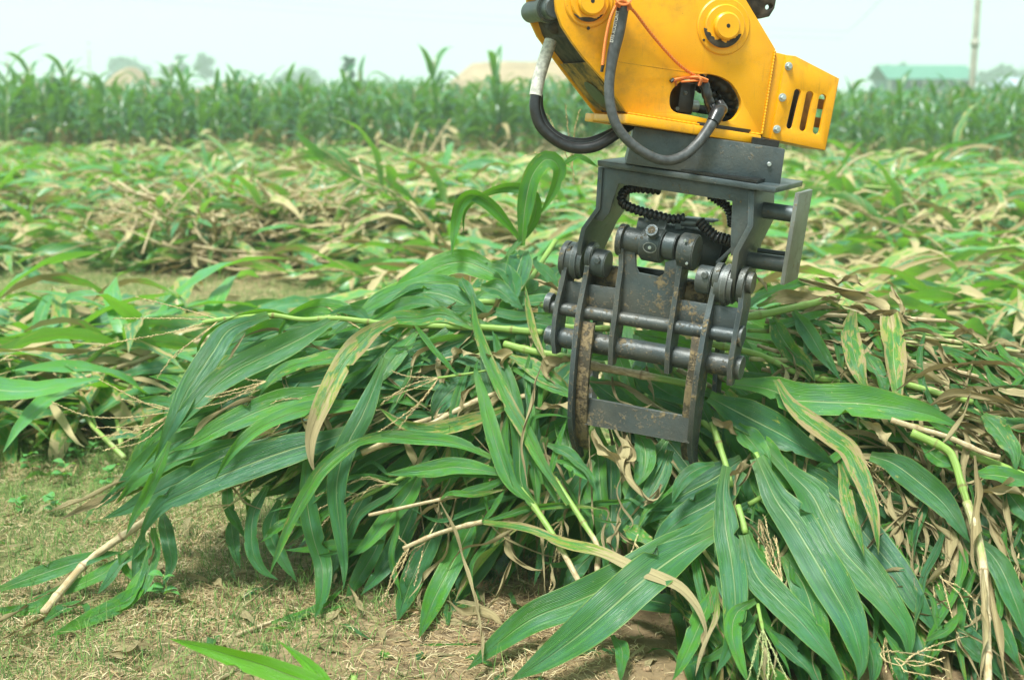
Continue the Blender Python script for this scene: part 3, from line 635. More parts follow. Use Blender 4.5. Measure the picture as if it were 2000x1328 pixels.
M_WRAP = simple('white_wrap', (.48, .48, .42), .7, 0, 90, .3, .001); M_BOLT = simple('zinc_bolt', (.42, .47, .46), .35, .6, 60, .2)
M_WORN = dark_mat('worn_grey_steel', (.15, .165, .15), .02, (.42, .43, .40))
def cord_mat():
    m, nt, o = mat('orange_cord'); N = NT(nt); uv = N.n('ShaderNodeUVMap').outputs[0]; ck = N.n('ShaderNodeTexChecker'); ck.inputs['Scale'].default_value = 1; N.l(N.scale(uv, (6, 70, 1)), ck.inputs[0])
    c = N.mix(N.math('MULTIPLY', ck.outputs['Fac'], N.noise(uv, 40)), (.85, .17, .025), (.85, .55, .25)); N.l(N.bsdf(c, .75, 0, .2, N.bump(ck.outputs['Fac'], .001)).outputs[0], o.inputs[0]); return m
M_CORD = cord_mat()
# ------------------------------------------------------------------ frames for tracing the machine
class Fr:
    def __init__(s, px, py, D, yaw, roll):
        s.P0 = at(px, py, D); cy, sy, cr, sr = math.cos(yaw), math.sin(yaw), math.cos(roll), math.sin(roll)
        s.X = np.array([cy*cr, -sy*cr, -sr]); s.N = np.array([sy, cy, 0.]); s.Z = np.cross(s.X, s.N)
    def pt(s, px, py, off=0.):
        r_ = ray(px, py); t = (off-np.dot(C0-s.P0, s.N))/np.dot(r_, s.N); return C0+r_*t
    def sc(s, px, py, off=0.):
        p = s.pt(px, py, off); return np.dot(p-C0, FW)/F
    def plate(s, outer, off, th, holes=()):
        """flat plate traced in the plane at off, thickness th going away; returns MB (n-gons via curve fill)"""
        cu = bpy.data.curves.new('tmp', 'CURVE'); cu.dimensions = '2D'; cu.fill_mode = 'BOTH'; cu.extrude = th/2
        for poly in [outer]+list(holes):
            sp = cu.splines.new('POLY'); sp.points.add(len(poly)-1); sp.use_cyclic_u = True
            for k, (a, b) in enumerate(poly):
                p = s.pt(a, b, off)-s.P0; sp.points[k].co = (np.dot(p, s.X), np.dot(p, s.Z), 0, 1)
        ob = bpy.data.objects.new('tmp', cu); COL.objects.link(ob); dg = bpy.context.evaluated_depsgraph_get(); me = ob.evaluated_get(dg).to_mesh()
        co = np.zeros(len(me.vertices)*3); me.vertices.foreach_get('co', co); co = co.reshape(-1, 3)
        V = s.P0+co[:, :1]*s.X+co[:, 1:2]*s.Z+s.N*(off+th/2)+(-co[:, 2:3])*s.N
        # merge doubles
        key = {}; mp = []
        for q in np.round(V, 5): mp.append(key.setdefault(tuple(q), len(key)))
        U = np.array(list(key.keys())); mb = MB(); t3, t4, tn = [], [], []
        for f in me.polygons:
            ids = [mp[i] for i in f.vertices]
            if len(set(ids)) < 3: continue
            (t3 if len(ids) == 3 else t4 if len(ids) == 4 else tn).append(ids)
        mb.add(U, np.array(t3 or t4), None, None); mb.f = [np.array(t3)] if t3 else []
        if t4: mb.f.append(np.array(t4))
        for q in tn: mb.f.append(np.array([q]))
        ob.evaluated_get(dg).to_mesh_clear(); bpy.data.objects.remove(ob); bpy.data.curves.remove(cu); return mb
    def lug(s, mb, front, t):
        """plate lying in the local YZ plane: front = (px, py, off, depth); t = thickness along X"""
        secs = []
        for (px, py, off, dp) in front:
            p = s.pt(px, py, off); secs.append([p, p+s.X*t, p+s.X*t+s.N*dp, p+s.N*dp])
        return hexa(mb, secs)
    def cx(s, mb, px, py, off, l0, l1, r, seg=24, ch=.15):
        """cylinder along local X around the traced centre from l0 to l1 (m)"""
        c = s.pt(px, py, off); d = (l1-l0)*ch*.5; d = min(d, r*.18)
        tube(mb, [c+s.X*l0, c+s.X*(l0+.0005), c+s.X*(l0+d), c+s.X*(l1-d), c+s.X*(l1-.0005), c+s.X*l1], [r-d, r-d, r, r, r-d, r-d], seg); return mb
    def cn(s, mb, px, py, off, l0, l1, r, seg=28, r1=None, d=None):
        c = s.pt(px, py, off); d = min(.004, r*.2) if d is None else d; r1 = r if r1 is None else r1
        tube(mb, [c+s.N*l0, c+s.N*(l0+.0004), c+s.N*(l0+d), c+s.N*l1], [r-d, r-d, r, r1], seg); return mb
    def tub(s, mb, pts, r, seg=12, n=None):
        return tube(mb, [s.pt(*p) for p in pts], r, seg, n)
def pr(mb, name, m, root, smooth=False, bevel=0, label=None):
    o = part(mb, name, m, root, smooth, bevel, label); return o
def autosmooth(o):
    me = o.data; me.polygons.foreach_set('use_smooth', np.ones(len(me.polygons), bool))
    ed = o.modifiers.new('edges', 'EDGE_SPLIT'); ed.split_angle = math.radians(32)
def pa(mb, name, m, root, bevel=0, label=None):
    o = part(mb, name, m, root, False, bevel, label); autosmooth(o); return o
def ell(cx_, cy_, a, b, rot, n=36, p=2.):
    o = []; ca, sa = math.cos(math.radians(rot)), math.sin(math.radians(rot))
    for k in range(n):
        t = 2*math.pi*k/n; x = a*math.copysign(abs(math.cos(t))**(2/p), math.cos(t)); y = b*math.copysign(abs(math.sin(t))**(2/p), math.sin(t)); o.append((cx_+x*ca-y*sa, cy_+x*sa+y*ca))
    return o
def slot(x0, y0, x1, y1, r_, n=8):
    a = math.atan2(y1-y0, x1-x0); o = []
    for k in range(n+1): t = a+math.pi/2+math.pi*k/n; o.append((x0+r_*math.cos(t), y0+r_*math.sin(t)))
    for k in range(n+1): t = a-math.pi/2+math.pi*k/n; o.append((x1+r_*math.cos(t), y1+r_*math.sin(t)))
    return o
# ------------------------------------------------------------------ yellow arm end
A = Fr(1350, 150, 3.93, math.radians(-15), math.radians(8)); g0 = A.pt(1350, 150, .14)
arm = thing('excavator_arm', 'yellow end of an excavator arm with round pin bosses and hoses', 'excavator arm', g0)
hole = [(1308, 197), (1311, 180), (1326, 163), (1354, 149), (1377, 145), (1405, 150), (1428, 163), (1441, 182), (1447, 197), (1447, 211), (1440, 225), (1428, 236), (1408, 238), (1374, 231), (1340, 224), (1320, 220), (1310, 211)]
outer = [(1085, -120), (1085, 0), (1087, 22), (1097, 51), (1117, 82), (1139, 112), (1180, 158), (1225, 221), (1488, 264), (1515, 97), (1455, -4), (1430, -60), (1400, -120)]
hole_s = [tuple(p[:2]) for p in spline(np.array([[*q, 0] for q in hole+[hole[0]]]), 48)[:-1]]
pa(A.plate(outer, 0, .018, [hole_s]), 'front_plate', M_YEL, arm, .002)
ro = [(1012, -120), (1029, -20), (1030, 15), (1036, 42), (1050, 72), (1100, 140), (1163, 222), (1440, 268), (1462, 112), (1400, 10), (1380, -60), (1350, -120)]
rh = [(a-52, b+6) for a, b in hole_s]
pa(A.plate(ro, .28, .016, [rh]), 'rear_plate', M_YEL, arm, .002)
# grimy web between the two plates along the lower left edge, with an oval opening
web = MB(); pts = [(1098, 20), (1112, 62), (1150, 112), (1196, 172), (1230, 214)]
sec = []
for (a, b) in pts:
    p = A.pt(a, b, .02); q = p+A.N*.256; sec.append([p, q, q-A.Z*.010+A.X*.008, p-A.Z*.010+A.X*.008])
hexa(web, sec); pr(web, 'web_plate', M_GRIME, arm)
def webpt(t, w):
    i = min(len(pts)-2, int(t*(len(pts)-1))); u = t*(len(pts)-1)-i; a = np.array(pts[i])*(1-u)+np.array(pts[i+1])*u
    p = A.pt(a[0], a[1], .02); e = A.pt(*pts[i+1], .02)-A.pt(*pts[i], .02); return p+A.N*w, nrm(e)
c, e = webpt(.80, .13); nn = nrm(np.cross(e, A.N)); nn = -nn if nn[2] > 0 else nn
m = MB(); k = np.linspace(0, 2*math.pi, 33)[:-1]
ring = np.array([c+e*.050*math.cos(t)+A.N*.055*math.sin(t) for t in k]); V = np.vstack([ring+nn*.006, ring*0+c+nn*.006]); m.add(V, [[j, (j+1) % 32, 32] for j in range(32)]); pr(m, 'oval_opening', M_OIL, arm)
m = MB(); secl = []
for t_ in np.linspace(.52, .99, 8):
    q_, e_ = webpt(t_, .004); secl.append([q_+nn*.0105, q_+A.N*.248+nn*.0105, q_+A.N*.248+nn*.0125, q_+nn*.0125])
hexa(m, secl); pr(m, 'worn_web_paint', M_WEB, arm)
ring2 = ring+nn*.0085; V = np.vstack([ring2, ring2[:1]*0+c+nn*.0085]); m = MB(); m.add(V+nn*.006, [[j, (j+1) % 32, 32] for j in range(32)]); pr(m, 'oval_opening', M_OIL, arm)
c, e = webpt(.50, .13)
for dd in (0, .02): 
    m = MB(); boxm(m, c+nn*.006+e*(.03+dd), e, A.N, nn, .012, .22, .008); pr(m, 'weld_strip', M_YEL, arm)
# pins and lever inside the gap at upper left
m = MB(); A.cn(m, 1092, 14, .0, .03, .27, .030); A.cn(m, 1092, 14, .0, .08, .11, .038); pa(m, 'inner_pin', M_DARK, arm)
m = MB(); A.tub(m, [(1116, 30, .10), (1098, 44, .12), (1082, 52, .14), (1074, 48, .16)], [.020, .024, .023, .014], 14, 12); pa(m, 'grease_elbow', M_GRIME, arm)
# bosses
def boss(px, py, rs, dirty):
    m = MB()
    if rs[0]: A.cn(m, px, py, 0, -.006, .0, rs[0], 48); 
    pa(m, 'boss_ring', M_YEL, arm)
    m = MB(); A.cn(m, px, py, 0, -.016, -.006, rs[1], 48, d=.003); pa(m, 'boss_flange', M_YEL, arm)
    m = MB(); A.cn(m, px, py, 0, -.034, -.016, rs[2], 40, d=.005); pa(m, 'pin_cap', M_YEL, arm)
    m = MB(); A.cn(m, px, py, 0, -.0348, -.030, .006, 16, d=.001); pa(m, 'grease_hole', M_OIL, arm)
boss(1413, 52, (.0775, .058, .037), 1); boss(1150, 4, (.068, .053, .037), 0)
def grime(px, py, off, w, h, name, seed, a0=0):
    """thin irregular crust of grease"""
    r_ = random.Random(seed); m = MB(); n = 40; c = A.pt(px, py, off); R_ = []
    for k in range(n):
        t = 2*math.pi*k/n; q = 1+.10*math.sin(3*t+seed)+r_.uniform(-.05, .05); R_.append(c+(A.X*w*math.cos(t)*q+A.Z*h*math.sin(t)*q))
    R_ = np.array(R_); V = np.vstack([R_, c+(R_-c)*.75-A.N*.0016, [c-A.N*.002]]); f = [[k, (k+1) % n, n+(k+1) % n, n+k] for k in range(n)]; m.add(V, f); m.f.append(np.array([[n+k, n+(k+1) % n, 2*n] for k in range(n)])); pr(m, name, M_GRIME, arm, True)
def crescent(px, py, off, r0, r1, a0, a1, seed):
    r_ = random.Random(seed); n = 34; c = A.pt(px, py, off); m = MB(); V = []
    for k in range(n):
        t = math.radians(a0+(a1-a0)*k/(n-1)); e_ = math.sin(math.pi*k/(n-1))**.35; ri = r1-(r1-r0)*e_*(1+r_.uniform(-.4, .15)); d = A.X*math.cos(t)+A.Z*math.sin(t)
        V += [c+d*ri, c+d*((ri+r1)/2)-A.N*.0012, c+d*r1]
    m.add(V, [[3*k+q, 3*k+3+q, 3*k+4+q, 3*k+1+q] for k in range(n-1) for q in (0, 1)]); pr(m, 'grease_smear', M_GRIME, arm, True)
crescent(1413, 52, -.0168, .036, .0572, 192, 348, 2); crescent(1150, 4, -.0168, .045, .0520, 225, 330, 5)
grime(1150, 38, -.0166, .020, .005, 'grease_smear', 5)
m = MB(); A.cn(m, 1148, 56, 0, -.0075, -.004, .0045, 12); A.cn(m, 1373, 79, 0, -.0075, -.004, .0035, 12); pa(m, 'small_hole', M_OIL, arm)
# lip along the bottom
m = MB(); L0, L1 = A.pt(1226, 223, -.035), A.pt(1488, 265, -.035)
hexa(m, [[p, p+A.N*.10, p+A.N*.10-A.Z*.026, p-A.Z*.026] for p in (L0, L1)]); pa(m, 'bottom_lip', M_YEL, arm, .004)
m = MB(); L0, L1 = A.pt(1160, 222, .235), A.pt(1440, 262, .235); hexa(m, [[p, p+A.N*.08, p+A.N*.08-A.Z*.024, p-A.Z*.024] for p in (L0, L1)]); pa(m, 'rear_lip', M_YEL, arm, .004)
m = MB(); p0, p1 = A.pt(1160, 222, .21), A.pt(1226, 226, .0); q = [p0, p0+A.X*.05, p1+A.X*.05, p1]; hexa(m, [q, [x-A.Z*.02 for x in q]]); pa(m, 'lip_corner', M_YEL, arm, .002)
m = MB(); q = [A.pt(1232, 236, .05), A.pt(1480, 275, .05)]; hexa(m, [[p, p+A.N*.2, p+A.N*.2-A.Z*.012, p-A.Z*.012] for p in q]); pr(m, 'floor_plate', M_GRIME, arm)
# top tab with hook hole
pa(A.plate([(1440, -40), (1455, -4), (1478, 34), (1486, 37), (1503, 33), (1513, 17), (1516, 2), (1512, -14), (1490, -40)], .06, .03, [slot(1500, 15, 1505, 13, 5)]), 'hook_tab', M_GRIME, arm, .003)
# valve block, fittings and hoses seen through the opening
m = MB(); boxm(m, A.pt(1331, 192, .07), A.X, A.N, A.Z, .045, .08, .085); pa(m, 'valve_block', M_OIL, arm, .004)
m = MB(); A.cx(m, 1350, 207, .06, -.020, .020, .017); pa(m, 'hose_fitting', M_BOLT, arm)
m = MB(); A.cx(m, 1363, 213, .065, -.005, .04, .012); pa(m, 'hose_nut', M_OIL, arm)
for (a, b) in ((1338, 182), (1322, 213)):
    m = MB(); A.cn(m, a, b, .03, -.006, .006, .006, 6); pr(m, 'bolt', M_DARK, arm)
def spiral(pts, r_, turns, amp=.16, seg=12, fr=A, mb=None):
    m = MB() if mb is None else mb; P = spline([fr.pt(*p) for p in pts], turns*6); t = np.arange(len(P)); rr = r_*(1+amp*np.abs(np.sin(t*math.pi/6))-amp*.5); tube(m, P, rr, seg); return m
pa(spiral([(1366, 150, .03), (1376, 168, .0), (1382, 190, -.006), (1390, 215, .01), (1398, 235, .05)], .0135, 7), 'sheathed_hose', M_BLK, arm)
pa(spiral([(1385, 150, .12), (1412, 168, .09), (1428, 196, .10), (1420, 232, .13)], .023, 7), 'sheathed_hose', M_BLK, arm)
pa(spiral([(1350, 160, .13), (1390, 180, .13), (1402, 215, .14)], .02, 6), 'sheathed_hose', M_BLK, arm)
# end guard: side strip, slotted panel, bolts, returns
pa(A.plate([(1516, 103), (1537, 108), (1506, 272), (1488, 268)], .004, .012), 'guard_flange', M_YEL, arm, .0015)
sl = [slot(1558, 181, 1543, 246, 6.5), slot(1582, 186, 1569, 250, 7), slot(1607, 192, 1595, 256, 7)]
pa(A.plate([(1537, 108), (1554, 110), (1639, 154), (1612, 294), (1506, 272)], -.006, .012, sl), 'guard_panel', M_YEL, arm, .0015)
m = MB(); q = [(1639, 154), (1612, 294)]; hexa(m, [[A.pt(a, b, .006), A.pt(a, b, .006)-A.X*.012, A.pt(a, b, .006)-A.X*.012+A.N*.035, A.pt(a, b, .006)+A.N*.035] for a, b in q]); pa(m, 'guard_side', M_YEL, arm)
m = MB(); q = [(1506, 272), (1612, 294)]; hexa(m, [[A.pt(a, b, .006), A.pt(a, b, .006)+A.Z*.01, A.pt(a, b, .006)+A.Z*.01+A.N*.12, A.pt(a, b, .006)+A.N*.12] for a, b in q]); pa(m, 'guard_bottom', M_YEL, arm)
for (a, b) in ((1540, 130), (1528, 191), (1517, 253)):
    m = MB(); A.cn(m, a, b, -.006, -.003, .0, .0115, 20, d=.001); o = pa(m, 'washer', M_BOLT, arm); m = MB(); A.cn(m, a, b, -.006, -.011, -.003, .0082, 6, d=.002); p_ = part(m, 'bolt', M_BOLT, o, False)
m = MB(); A.tub(m, [(1566, 150, .05), (1540, 275, .05)], .016, 14, 3); pa(m, 'inner_tube', M_OIL, arm)
m = MB(); q = [(1592, 150), (1575, 282)]; hexa(m, [[A.pt(a, b, .05), A.pt(a, b, .05)-A.X*.036, A.pt(a, b, .05)-A.X*.036+A.N*.01, A.pt(a, b, .05)+A.N*.01] for a, b in q]); pr(m, 'inner_bracket', M_RUSTY, arm)
for (a, b) in ((1603, 204), (1598, 240)):
    m = MB(); boxm(m, A.pt(a, b, .03), A.X, A.N, A.Z, .05, .006, .028); pr(m, 'inner_strap', M_RUSTY, arm)
for (a0, b0, a1, b1) in ((1514, 100, 1488, 264), (1226, 221, 1486, 263)):
    m = MB(); P_ = spline([A.pt(a0, b0, -.001), A.pt(a1, b1, -.001)], 90); rr = .0030+.0009*np.sin(np.arange(90)*1.9); tube(m, P_, rr, 6); pr(m, 'weld_bead', M_YEL, arm, True)
# hoses hanging outside
hA = MB(); A.tub(hA, [(1217, 12, -.03), (1207, 68, -.032), (1197, 109, -.034), (1190, 163, -.04), (1192, 204, -.05), (1204, 245, -.06), (1231, 279, -.07), (1265, 303, -.075), (1299, 314, -.075), (1333, 306, -.07), (1364, 279, -.055), (1388, 245, -.045), (1402, 222, -.03)], [.0165, .0165, .016, .0135, .0135, .0135, .0135, .0135, .0135, .014, .014, .015, .016], 16, 70); pa(hA, 'hose', M_RUB, arm)
m = MB(); A.tub(m, [(1392, 240, -.045), (1404, 218, -.03), (1411, 213, -.015), (1406, 200, .0)], [.018, .021, .016, .010], 12, 14); pa(m, 'hose_tape', M_BLK, arm)
for k in range(7):
    rr_ = random.Random(k); m = MB(); A.tub(m, [(1380+rr_.uniform(-6, 6), 186+rr_.uniform(-4, 8), .0), (1392+rr_.uniform(-6, 6), 205, -.012), (1404+rr_.uniform(-6, 8), 222+rr_.uniform(-8, 6), -.035)], .0022, 5, 8); pa(m, 'cable_tie', M_BLK, arm)
cu = bpy.data.curves.new('tmp', 'FONT'); cu.body = 'DTS XOOTONIT'; cu.size = .0125; cu.extrude = .0002; ob = bpy.data.objects.new('tmp', cu); COL.objects.link(ob)
me = ob.evaluated_get(bpy.context.evaluated_depsgraph_get()).to_mesh(); q0, q1 = A.pt(1197, 84, -.0500), A.pt(1210, 22, -.0475); dx = nrm(q1-q0); up_ = nrm(np.cross(nrm(C0-q0), dx)); wd = max(v.co.x for v in me.vertices); k_ = np.linalg.norm(q1-q0)/wd
V = np.array([q0+dx*v.co.x*k_+up_*v.co.y+nrm(C0-q0)*v.co.z for v in me.vertices]); m = MB(); fs_ = [list(f.vertices) for f in me.polygons]; m.add(V, np.array([f for f in fs_ if len(f) == 3])); m.f += [np.array([f]) for f in fs_ if len(f) > 3]; bpy.data.objects.remove(ob); pr(m, 'hose_print', M_WRAP, arm)
# hose with the white sleeve
m = MB(); pB = [(1076, 80, .15), (1063, 118, .14), (1052, 155, .13), (1046, 188, .12)]; A.tub(m, pB, .0175, 16, 16); pa(m, 'wrapped_hose_sleeve', M_WRAP, arm, label='white tape wrapped sleeve')
m = MB(); A.tub(m, [(1047, 185, .12), (1045, 212, .115), (1055, 245, .11), (1082, 272, .10), (1119, 289, .09), (1163, 286, .08), (1204, 262, .09), (1240, 238, .12)], .0155, 16, 40); pa(m, 'hose', M_BLK, arm)
m = MB(); A.tub(m, [(1052, 185, .14), (1054, 215, .14), (1070, 250, .13), (1100, 272, .12), (1145, 278, .12), (1190, 262, .12), (1225, 240, .14)], .0125, 14, 36); pa(m, 'hose', M_BLK, arm)
# upper continuation of the arm above the frame
m = MB(); q = [A.pt(1000, -110, .0), A.pt(1420, -110, .0)]; hexa(m, [[p, p+A.N*.3, p+A.N*.3+A.Z*1.2-A.X*.25, p+A.Z*1.2-A.X*.25] for p in q]); pa(m, 'dipper', M_YEL, arm, .01)
# orange cord tied on the arm
cr = thing('orange_cord', 'orange patterned cord tied round the grey hose and the arm opening', 'cord', A.pt(1220, 5, -.05))
def cordp(pts, r_=.0055, name='strand', mt=M_CORD, fl=.55, n=30):
    m = MB(); tube(m, [A.pt(*p) for p in pts], r_, 8, n, flat=fl); pa(m, name, mt, cr)
cordp([(1212, 0, -.045), (1200, 18, -.04), (1190, 45, -.034), (1182, 85, -.03), (1177, 128, -.03)], .008); cordp([(1178, 126, -.03), (1175, 141, -.03)], .0062, 'cord_end', M_OIL, .7, 4)
cordp([(1218, 4, -.05), (1240, 25, -.035), (1268, 62, -.024), (1300, 100, -.018), (1330, 130, -.015), (1362, 152, -.01)], .0058)
cordp([(1200, -6, -.045), (1212, 8, -.058), (1226, 6, -.056), (1233, -8, -.04)], .008); cordp([(1203, 8, -.05), (1215, 2, -.06), (1230, 12, -.05), (1222, 18, -.04), (1208, 10, -.04)], .0065)
cordp([(1362, 148, -.02), (1369, 156, -.026), (1366, 166, -.018)], .009); cordp([(1380, 157, -.012), (1365, 152, -.024), (1345, 152, -.006), (1325, 155, -.004), (1314, 158, -.006)], .008); cordp([(1381, 160, -.01), (1362, 158, -.02), (1330, 160, -.004)], .0055)
cordp([(1316, 155, -.006), (1310, 160, -.006)], .0075, 'cord_end', M_OIL, .7, 4); cordp([(1320, 158, -.004), (1321, 168, -.002)], .004)
# ------------------------------------------------------------------ grapple
G = Fr(1270, 640, 3.97, math.radians(25), math.radians(7.0)); grap = thing('grapple', 'dark grey steel grapple with curved tines gripping the corn pile', 'grapple', G.pt(1270, 600, .1))
R_ = Fr(1370, 300, 4.01, math.radians(4), math.radians(8.5))
m = MB(); fr_ = [R_.pt(a, b, -.10) for a, b in ((1240, 247), (1534, 291), (1524, 361), (1221, 320))]; hexa(m, [fr_, [p+R_.N*.30 for p in fr_]]); pa(m, 'rotator_box', M_DARK, grap, .004)
m = MB(); c = R_.pt(1385, 262, .04); tube(m, [c-R_.Z*.05, c+R_.Z*.03], .125, 40); pa(m, 'swivel_drum', M_OIL, grap)
m = MB(); fr_ = [R_.pt(a, b, -.085) for a, b in ((1470, 268), (1523, 276), (1520, 290), (1468, 282))]; hexa(m, [fr_, [p+R_.N*.2 for p in fr_]]); pa(m, 'drum_cover', M_OIL, grap)
m = MB(); R_.cn(m, 1502, 321, -.10, -.008, .0, .006, 12); pa(m, 'bolt', M_BOLT, grap)
def GB(pts, off, dp, name, mt, bev=.003):
    m = MB(); f0 = [G.pt(a, b, off) for a, b in pts]; hexa(m, [f0, [p+G.N*dp for p in f0]]); return pa(m, name, mt, grap, bev)
GB([(1166, 313), (1516, 366), (1514, 378), (1167, 325)], -.03, .30, 'top_flange', M_DARK)
m = MB(); fs = [G.pt(a, b, -.02)-np.array([0, 0, .0]) for a, b in ((1226, 319), (1478, 357), (1477, 362), (1226, 324))]; hexa(m, [[p+G.Z*.006 for p in fs], [p+G.Z*.006+G.N*.25 for p in fs]]); pr(m, 'mud_seam', M_OIL, grap)
# arch front plate with chamfered left tab
arch_ = [(1171, 326), (1508, 377), (1500, 392), (1474, 386), (1466, 372+20), (1463, 440), (1433, 497), (1427, 460), (1430, 393), (1208, 359), (1197, 390), (1191, 416), (1180, 432), (1164, 431), (1161, 424), (1164, 407)]
arch_ = [(1171, 326), (1472, 371), (1462, 440), (1436, 494), (1427, 500), (1427, 460), (1430, 393), (1208, 359), (1197, 390), (1190, 416), (1177, 432), (1163, 430), (1161, 422), (1165, 407)]
pa(G.plate(arch_, .0, .016), 'front_arch', M_DARK, grap, .0015)
rear = [(a+0, b) for a, b in [(1172, 330), (1470, 374), (1462, 440), (1446, 470), (1436, 460), (1438, 395), (1222, 362), (1212, 395), (1205, 430), (1190, 430), (1175, 430)]]
m = MB(); G.lug(m, [(1168, 326, -.006, .235), (1163, 407, -.008, .24), (1135, 446, -.012, .25), (1128, 476, -.01, .22), (1124, 512, .0, .16), (1122, 530, .03, .06)], .014); pa(m, 'side_plate', M_DARK, grap, .0015)
m = MB(); G.lug(m, [(1462, 372, -.006, .215), (1460, 440, -.008, .215), (1433, 490, -.012, .225), (1428, 520, -.01, .22), (1424, 560, .0, .20), (1420, 590, .03, .15)], .016); pa(m, 'side_plate', M_DARK, grap, .0015)
m = MB(); q = [G.pt(a, b, .21) for a, b in ((1205, 336), (1445, 373), (1445, 388), (1210, 351))]; hexa(m, [q, [p+G.N*.014 for p in q]]); pa(m, 'rear_crossbar', M_DARK, grap)
# right side rails and guard bar
for (a0, b0, a1, b1, r_, o_) in ((1466, 407, 1552, 419, .0225, .10), (1452, 506, 1536, 517, .0225, .10), (1480, 489, 1540, 497, .007, .17)):
    m = MB(); G.tub(m, [(a0, b0, o_), (a1, b1, o_)], r_, 22); pa(m, 'rail', M_DARK, grap)
m = MB(); q = [(1553, 376), (1523, 556)]
hexa(m, [[G.pt(a, b, .04), G.pt(a, b, .04)+G.X*.012, G.pt(a, b, .04)+G.X*.012+G.N*.155, G.pt(a, b, .04)+G.N*.155] for a, b in q]); pa(m, 'guard_bar', M_WORN, grap, .002)
# front jaw: six lugs, tines, tubes, panels
PXM = .00149
def jaw_lug(front, t, name, mt, disc=None):
    m = MB(); G.lug(m, front, t)
    if disc:
        a, b, o_, r_ = disc; G.cx(m, a, b, o_, -.001, t+.001, r_, 28, .05)
    return pa(m, name, mt, grap, .0015)
jaw_lug([(1107, 480, .0, .07), (1100, 515, -.005, .08), (1094, 547, -.01, .08), (1083, 592, -.02, .075), (1078, 625, -.03, .075), (1075, 660, -.03, .07), (1078, 690, -.025, .035)], .013, 'jaw_lug', M_MUD, (1104, 504, .035, .052))
jaw_lug([(1200+8, 560-75, .0, .06), (1208, 520, -.002, .07), (1202, 561, -.01, .07), (1196, 614, -.02, .075), (1189, 660, -.03, .07), (1187, 712, -.025, .03)], .014, 'jaw_lug', M_MUD, (1212, 468, .025, .046))
jaw_lug([(1328, 490, .0, .06), (1320, 535, -.002, .07), (1313, 584, -.01, .07), (1306, 628, -.02, .075), (1299, 680, -.03, .07), (1297, 729, -.025, .03)], .014, 'jaw_lug', M_MUD, (1331, 488, .025, .046))
jaw_lug([(1444, 545, .0, .07), (1441, 600, -.01, .08), (1432, 645, -.02, .08), (1424, 690, -.03, .075), (1420, 720, -.03, .06), (1419, 752, -.02, .03)], .014, 'jaw_lug', M_MUD, (1449, 556, .035, .052))
# tines (front edge is narrow, body goes back; wear flange on the inner side)
tl = [(1150, 482, .0, .05), (1143, 515, -.004, .07), (1136, 552, -.01, .08), (1124, 614, -.035, .085), (1115, 695, -.06, .085), (1109, 777, -.06, .085), (1109, 831, -.04, .075), (1116, 872, -.005, .055), (1126, 892, .02, .025)]
tr_ = [(1395, 530, .0, .05), (1389, 560, -.004, .07), (1382, 592, -.01, .08), (1371, 640, -.035, .085), (1359, 709, -.06, .085), (1351, 763, -.06, .085), (1344, 831, -.04, .075), (1342, 885, -.005, .055), (1350, 916, .02, .025)]
def dense(L_, n=26): return [tuple(x) for x in spline(np.array(L_, float), n)]
jaw_lug(dense(tl), .0145, 'tine', M_MUD, (1152, 500, .03, .042)); jaw_lug(dense(tr_), .0145, 'tine', M_MUD, (1400, 541, .03, .042))
def flange(L_, side, w, name):
    m = MB(); secs = []
    for (a, b, o_, d_) in dense(L_):
        p = G.pt(a, b, o_)+G.N*.022; x0 = p+G.X*(.0146 if side > 0 else -.0001); x1 = x0+G.X*w*side; secs.append([x0, x1, x1+G.N*.014, x0+G.N*.014])
    hexa(m, secs); return pa(m, name, M_BROWN, grap, .0015)
flange([(1123, 628, -.037, 0), (1115, 695, -.06, 0), (1109, 777, -.06, 0), (1109, 831, -.04, 0), (1116, 872, -.005, 0)], 1, .036, 'tine_flange')
flange([(1364, 664, -.045, 0), (1359, 709, -.06, 0), (1351, 763, -.06, 0), (1344, 831, -.04, 0), (1342, 885, -.005, 0), (1346, 905, .015, 0)], -1, .027, 'tine_flange')
m = MB(); G.tub(m, [(1079, 600, .01), (1436, 657, .01)], .0195, 24); pa(m, 'upper_tube', M_MUD, grap)
m = MB(); G.tub(m, [(1080, 656, .02), (1434, 716, .02)], .030, 28); pa(m, 'lower_tube', M_MUD, grap)
for (a, b, r_, o_) in ((1076, 592, .030, .01), (1076, 655, .028, .02)):
    m = MB(); G.cx(m, a, b, o_, -.012, .006, r_); pa(m, 'end_cap', M_MUD, grap)
for (a, b, r_, o_) in ((1438, 655, .030, .01), (1436, 716, .034, .02)):
    m = MB(); G.cx(m, a, b, o_, .0, .020, r_); pa(m, 'end_cap', M_MUD, grap)
GBp = lambda pts, off, th, name: pa(G.plate(pts, off, th), name, M_MUD, grap, .0015)
GBp([(1214, 487), (1240, 492), (1241, 522), (1246, 533), (1286, 541), (1296, 535), (1299, 512), (1318, 507), (1325, 520), (1312, 640), (1198, 622)], .012, .014, 'jaw_panel')
GBp([(1092, 546), (1206, 564), (1198, 618), (1084, 600)], .014, .014, 'jaw_panel')
GBp([(1316, 584), (1442, 603), (1434, 654), (1308, 636)], .014, .014, 'jaw_panel')
GBp([(1146, 777), (1350, 815), (1346, 866), (1142, 829)], -.022, .014, 'jaw_crossbar')
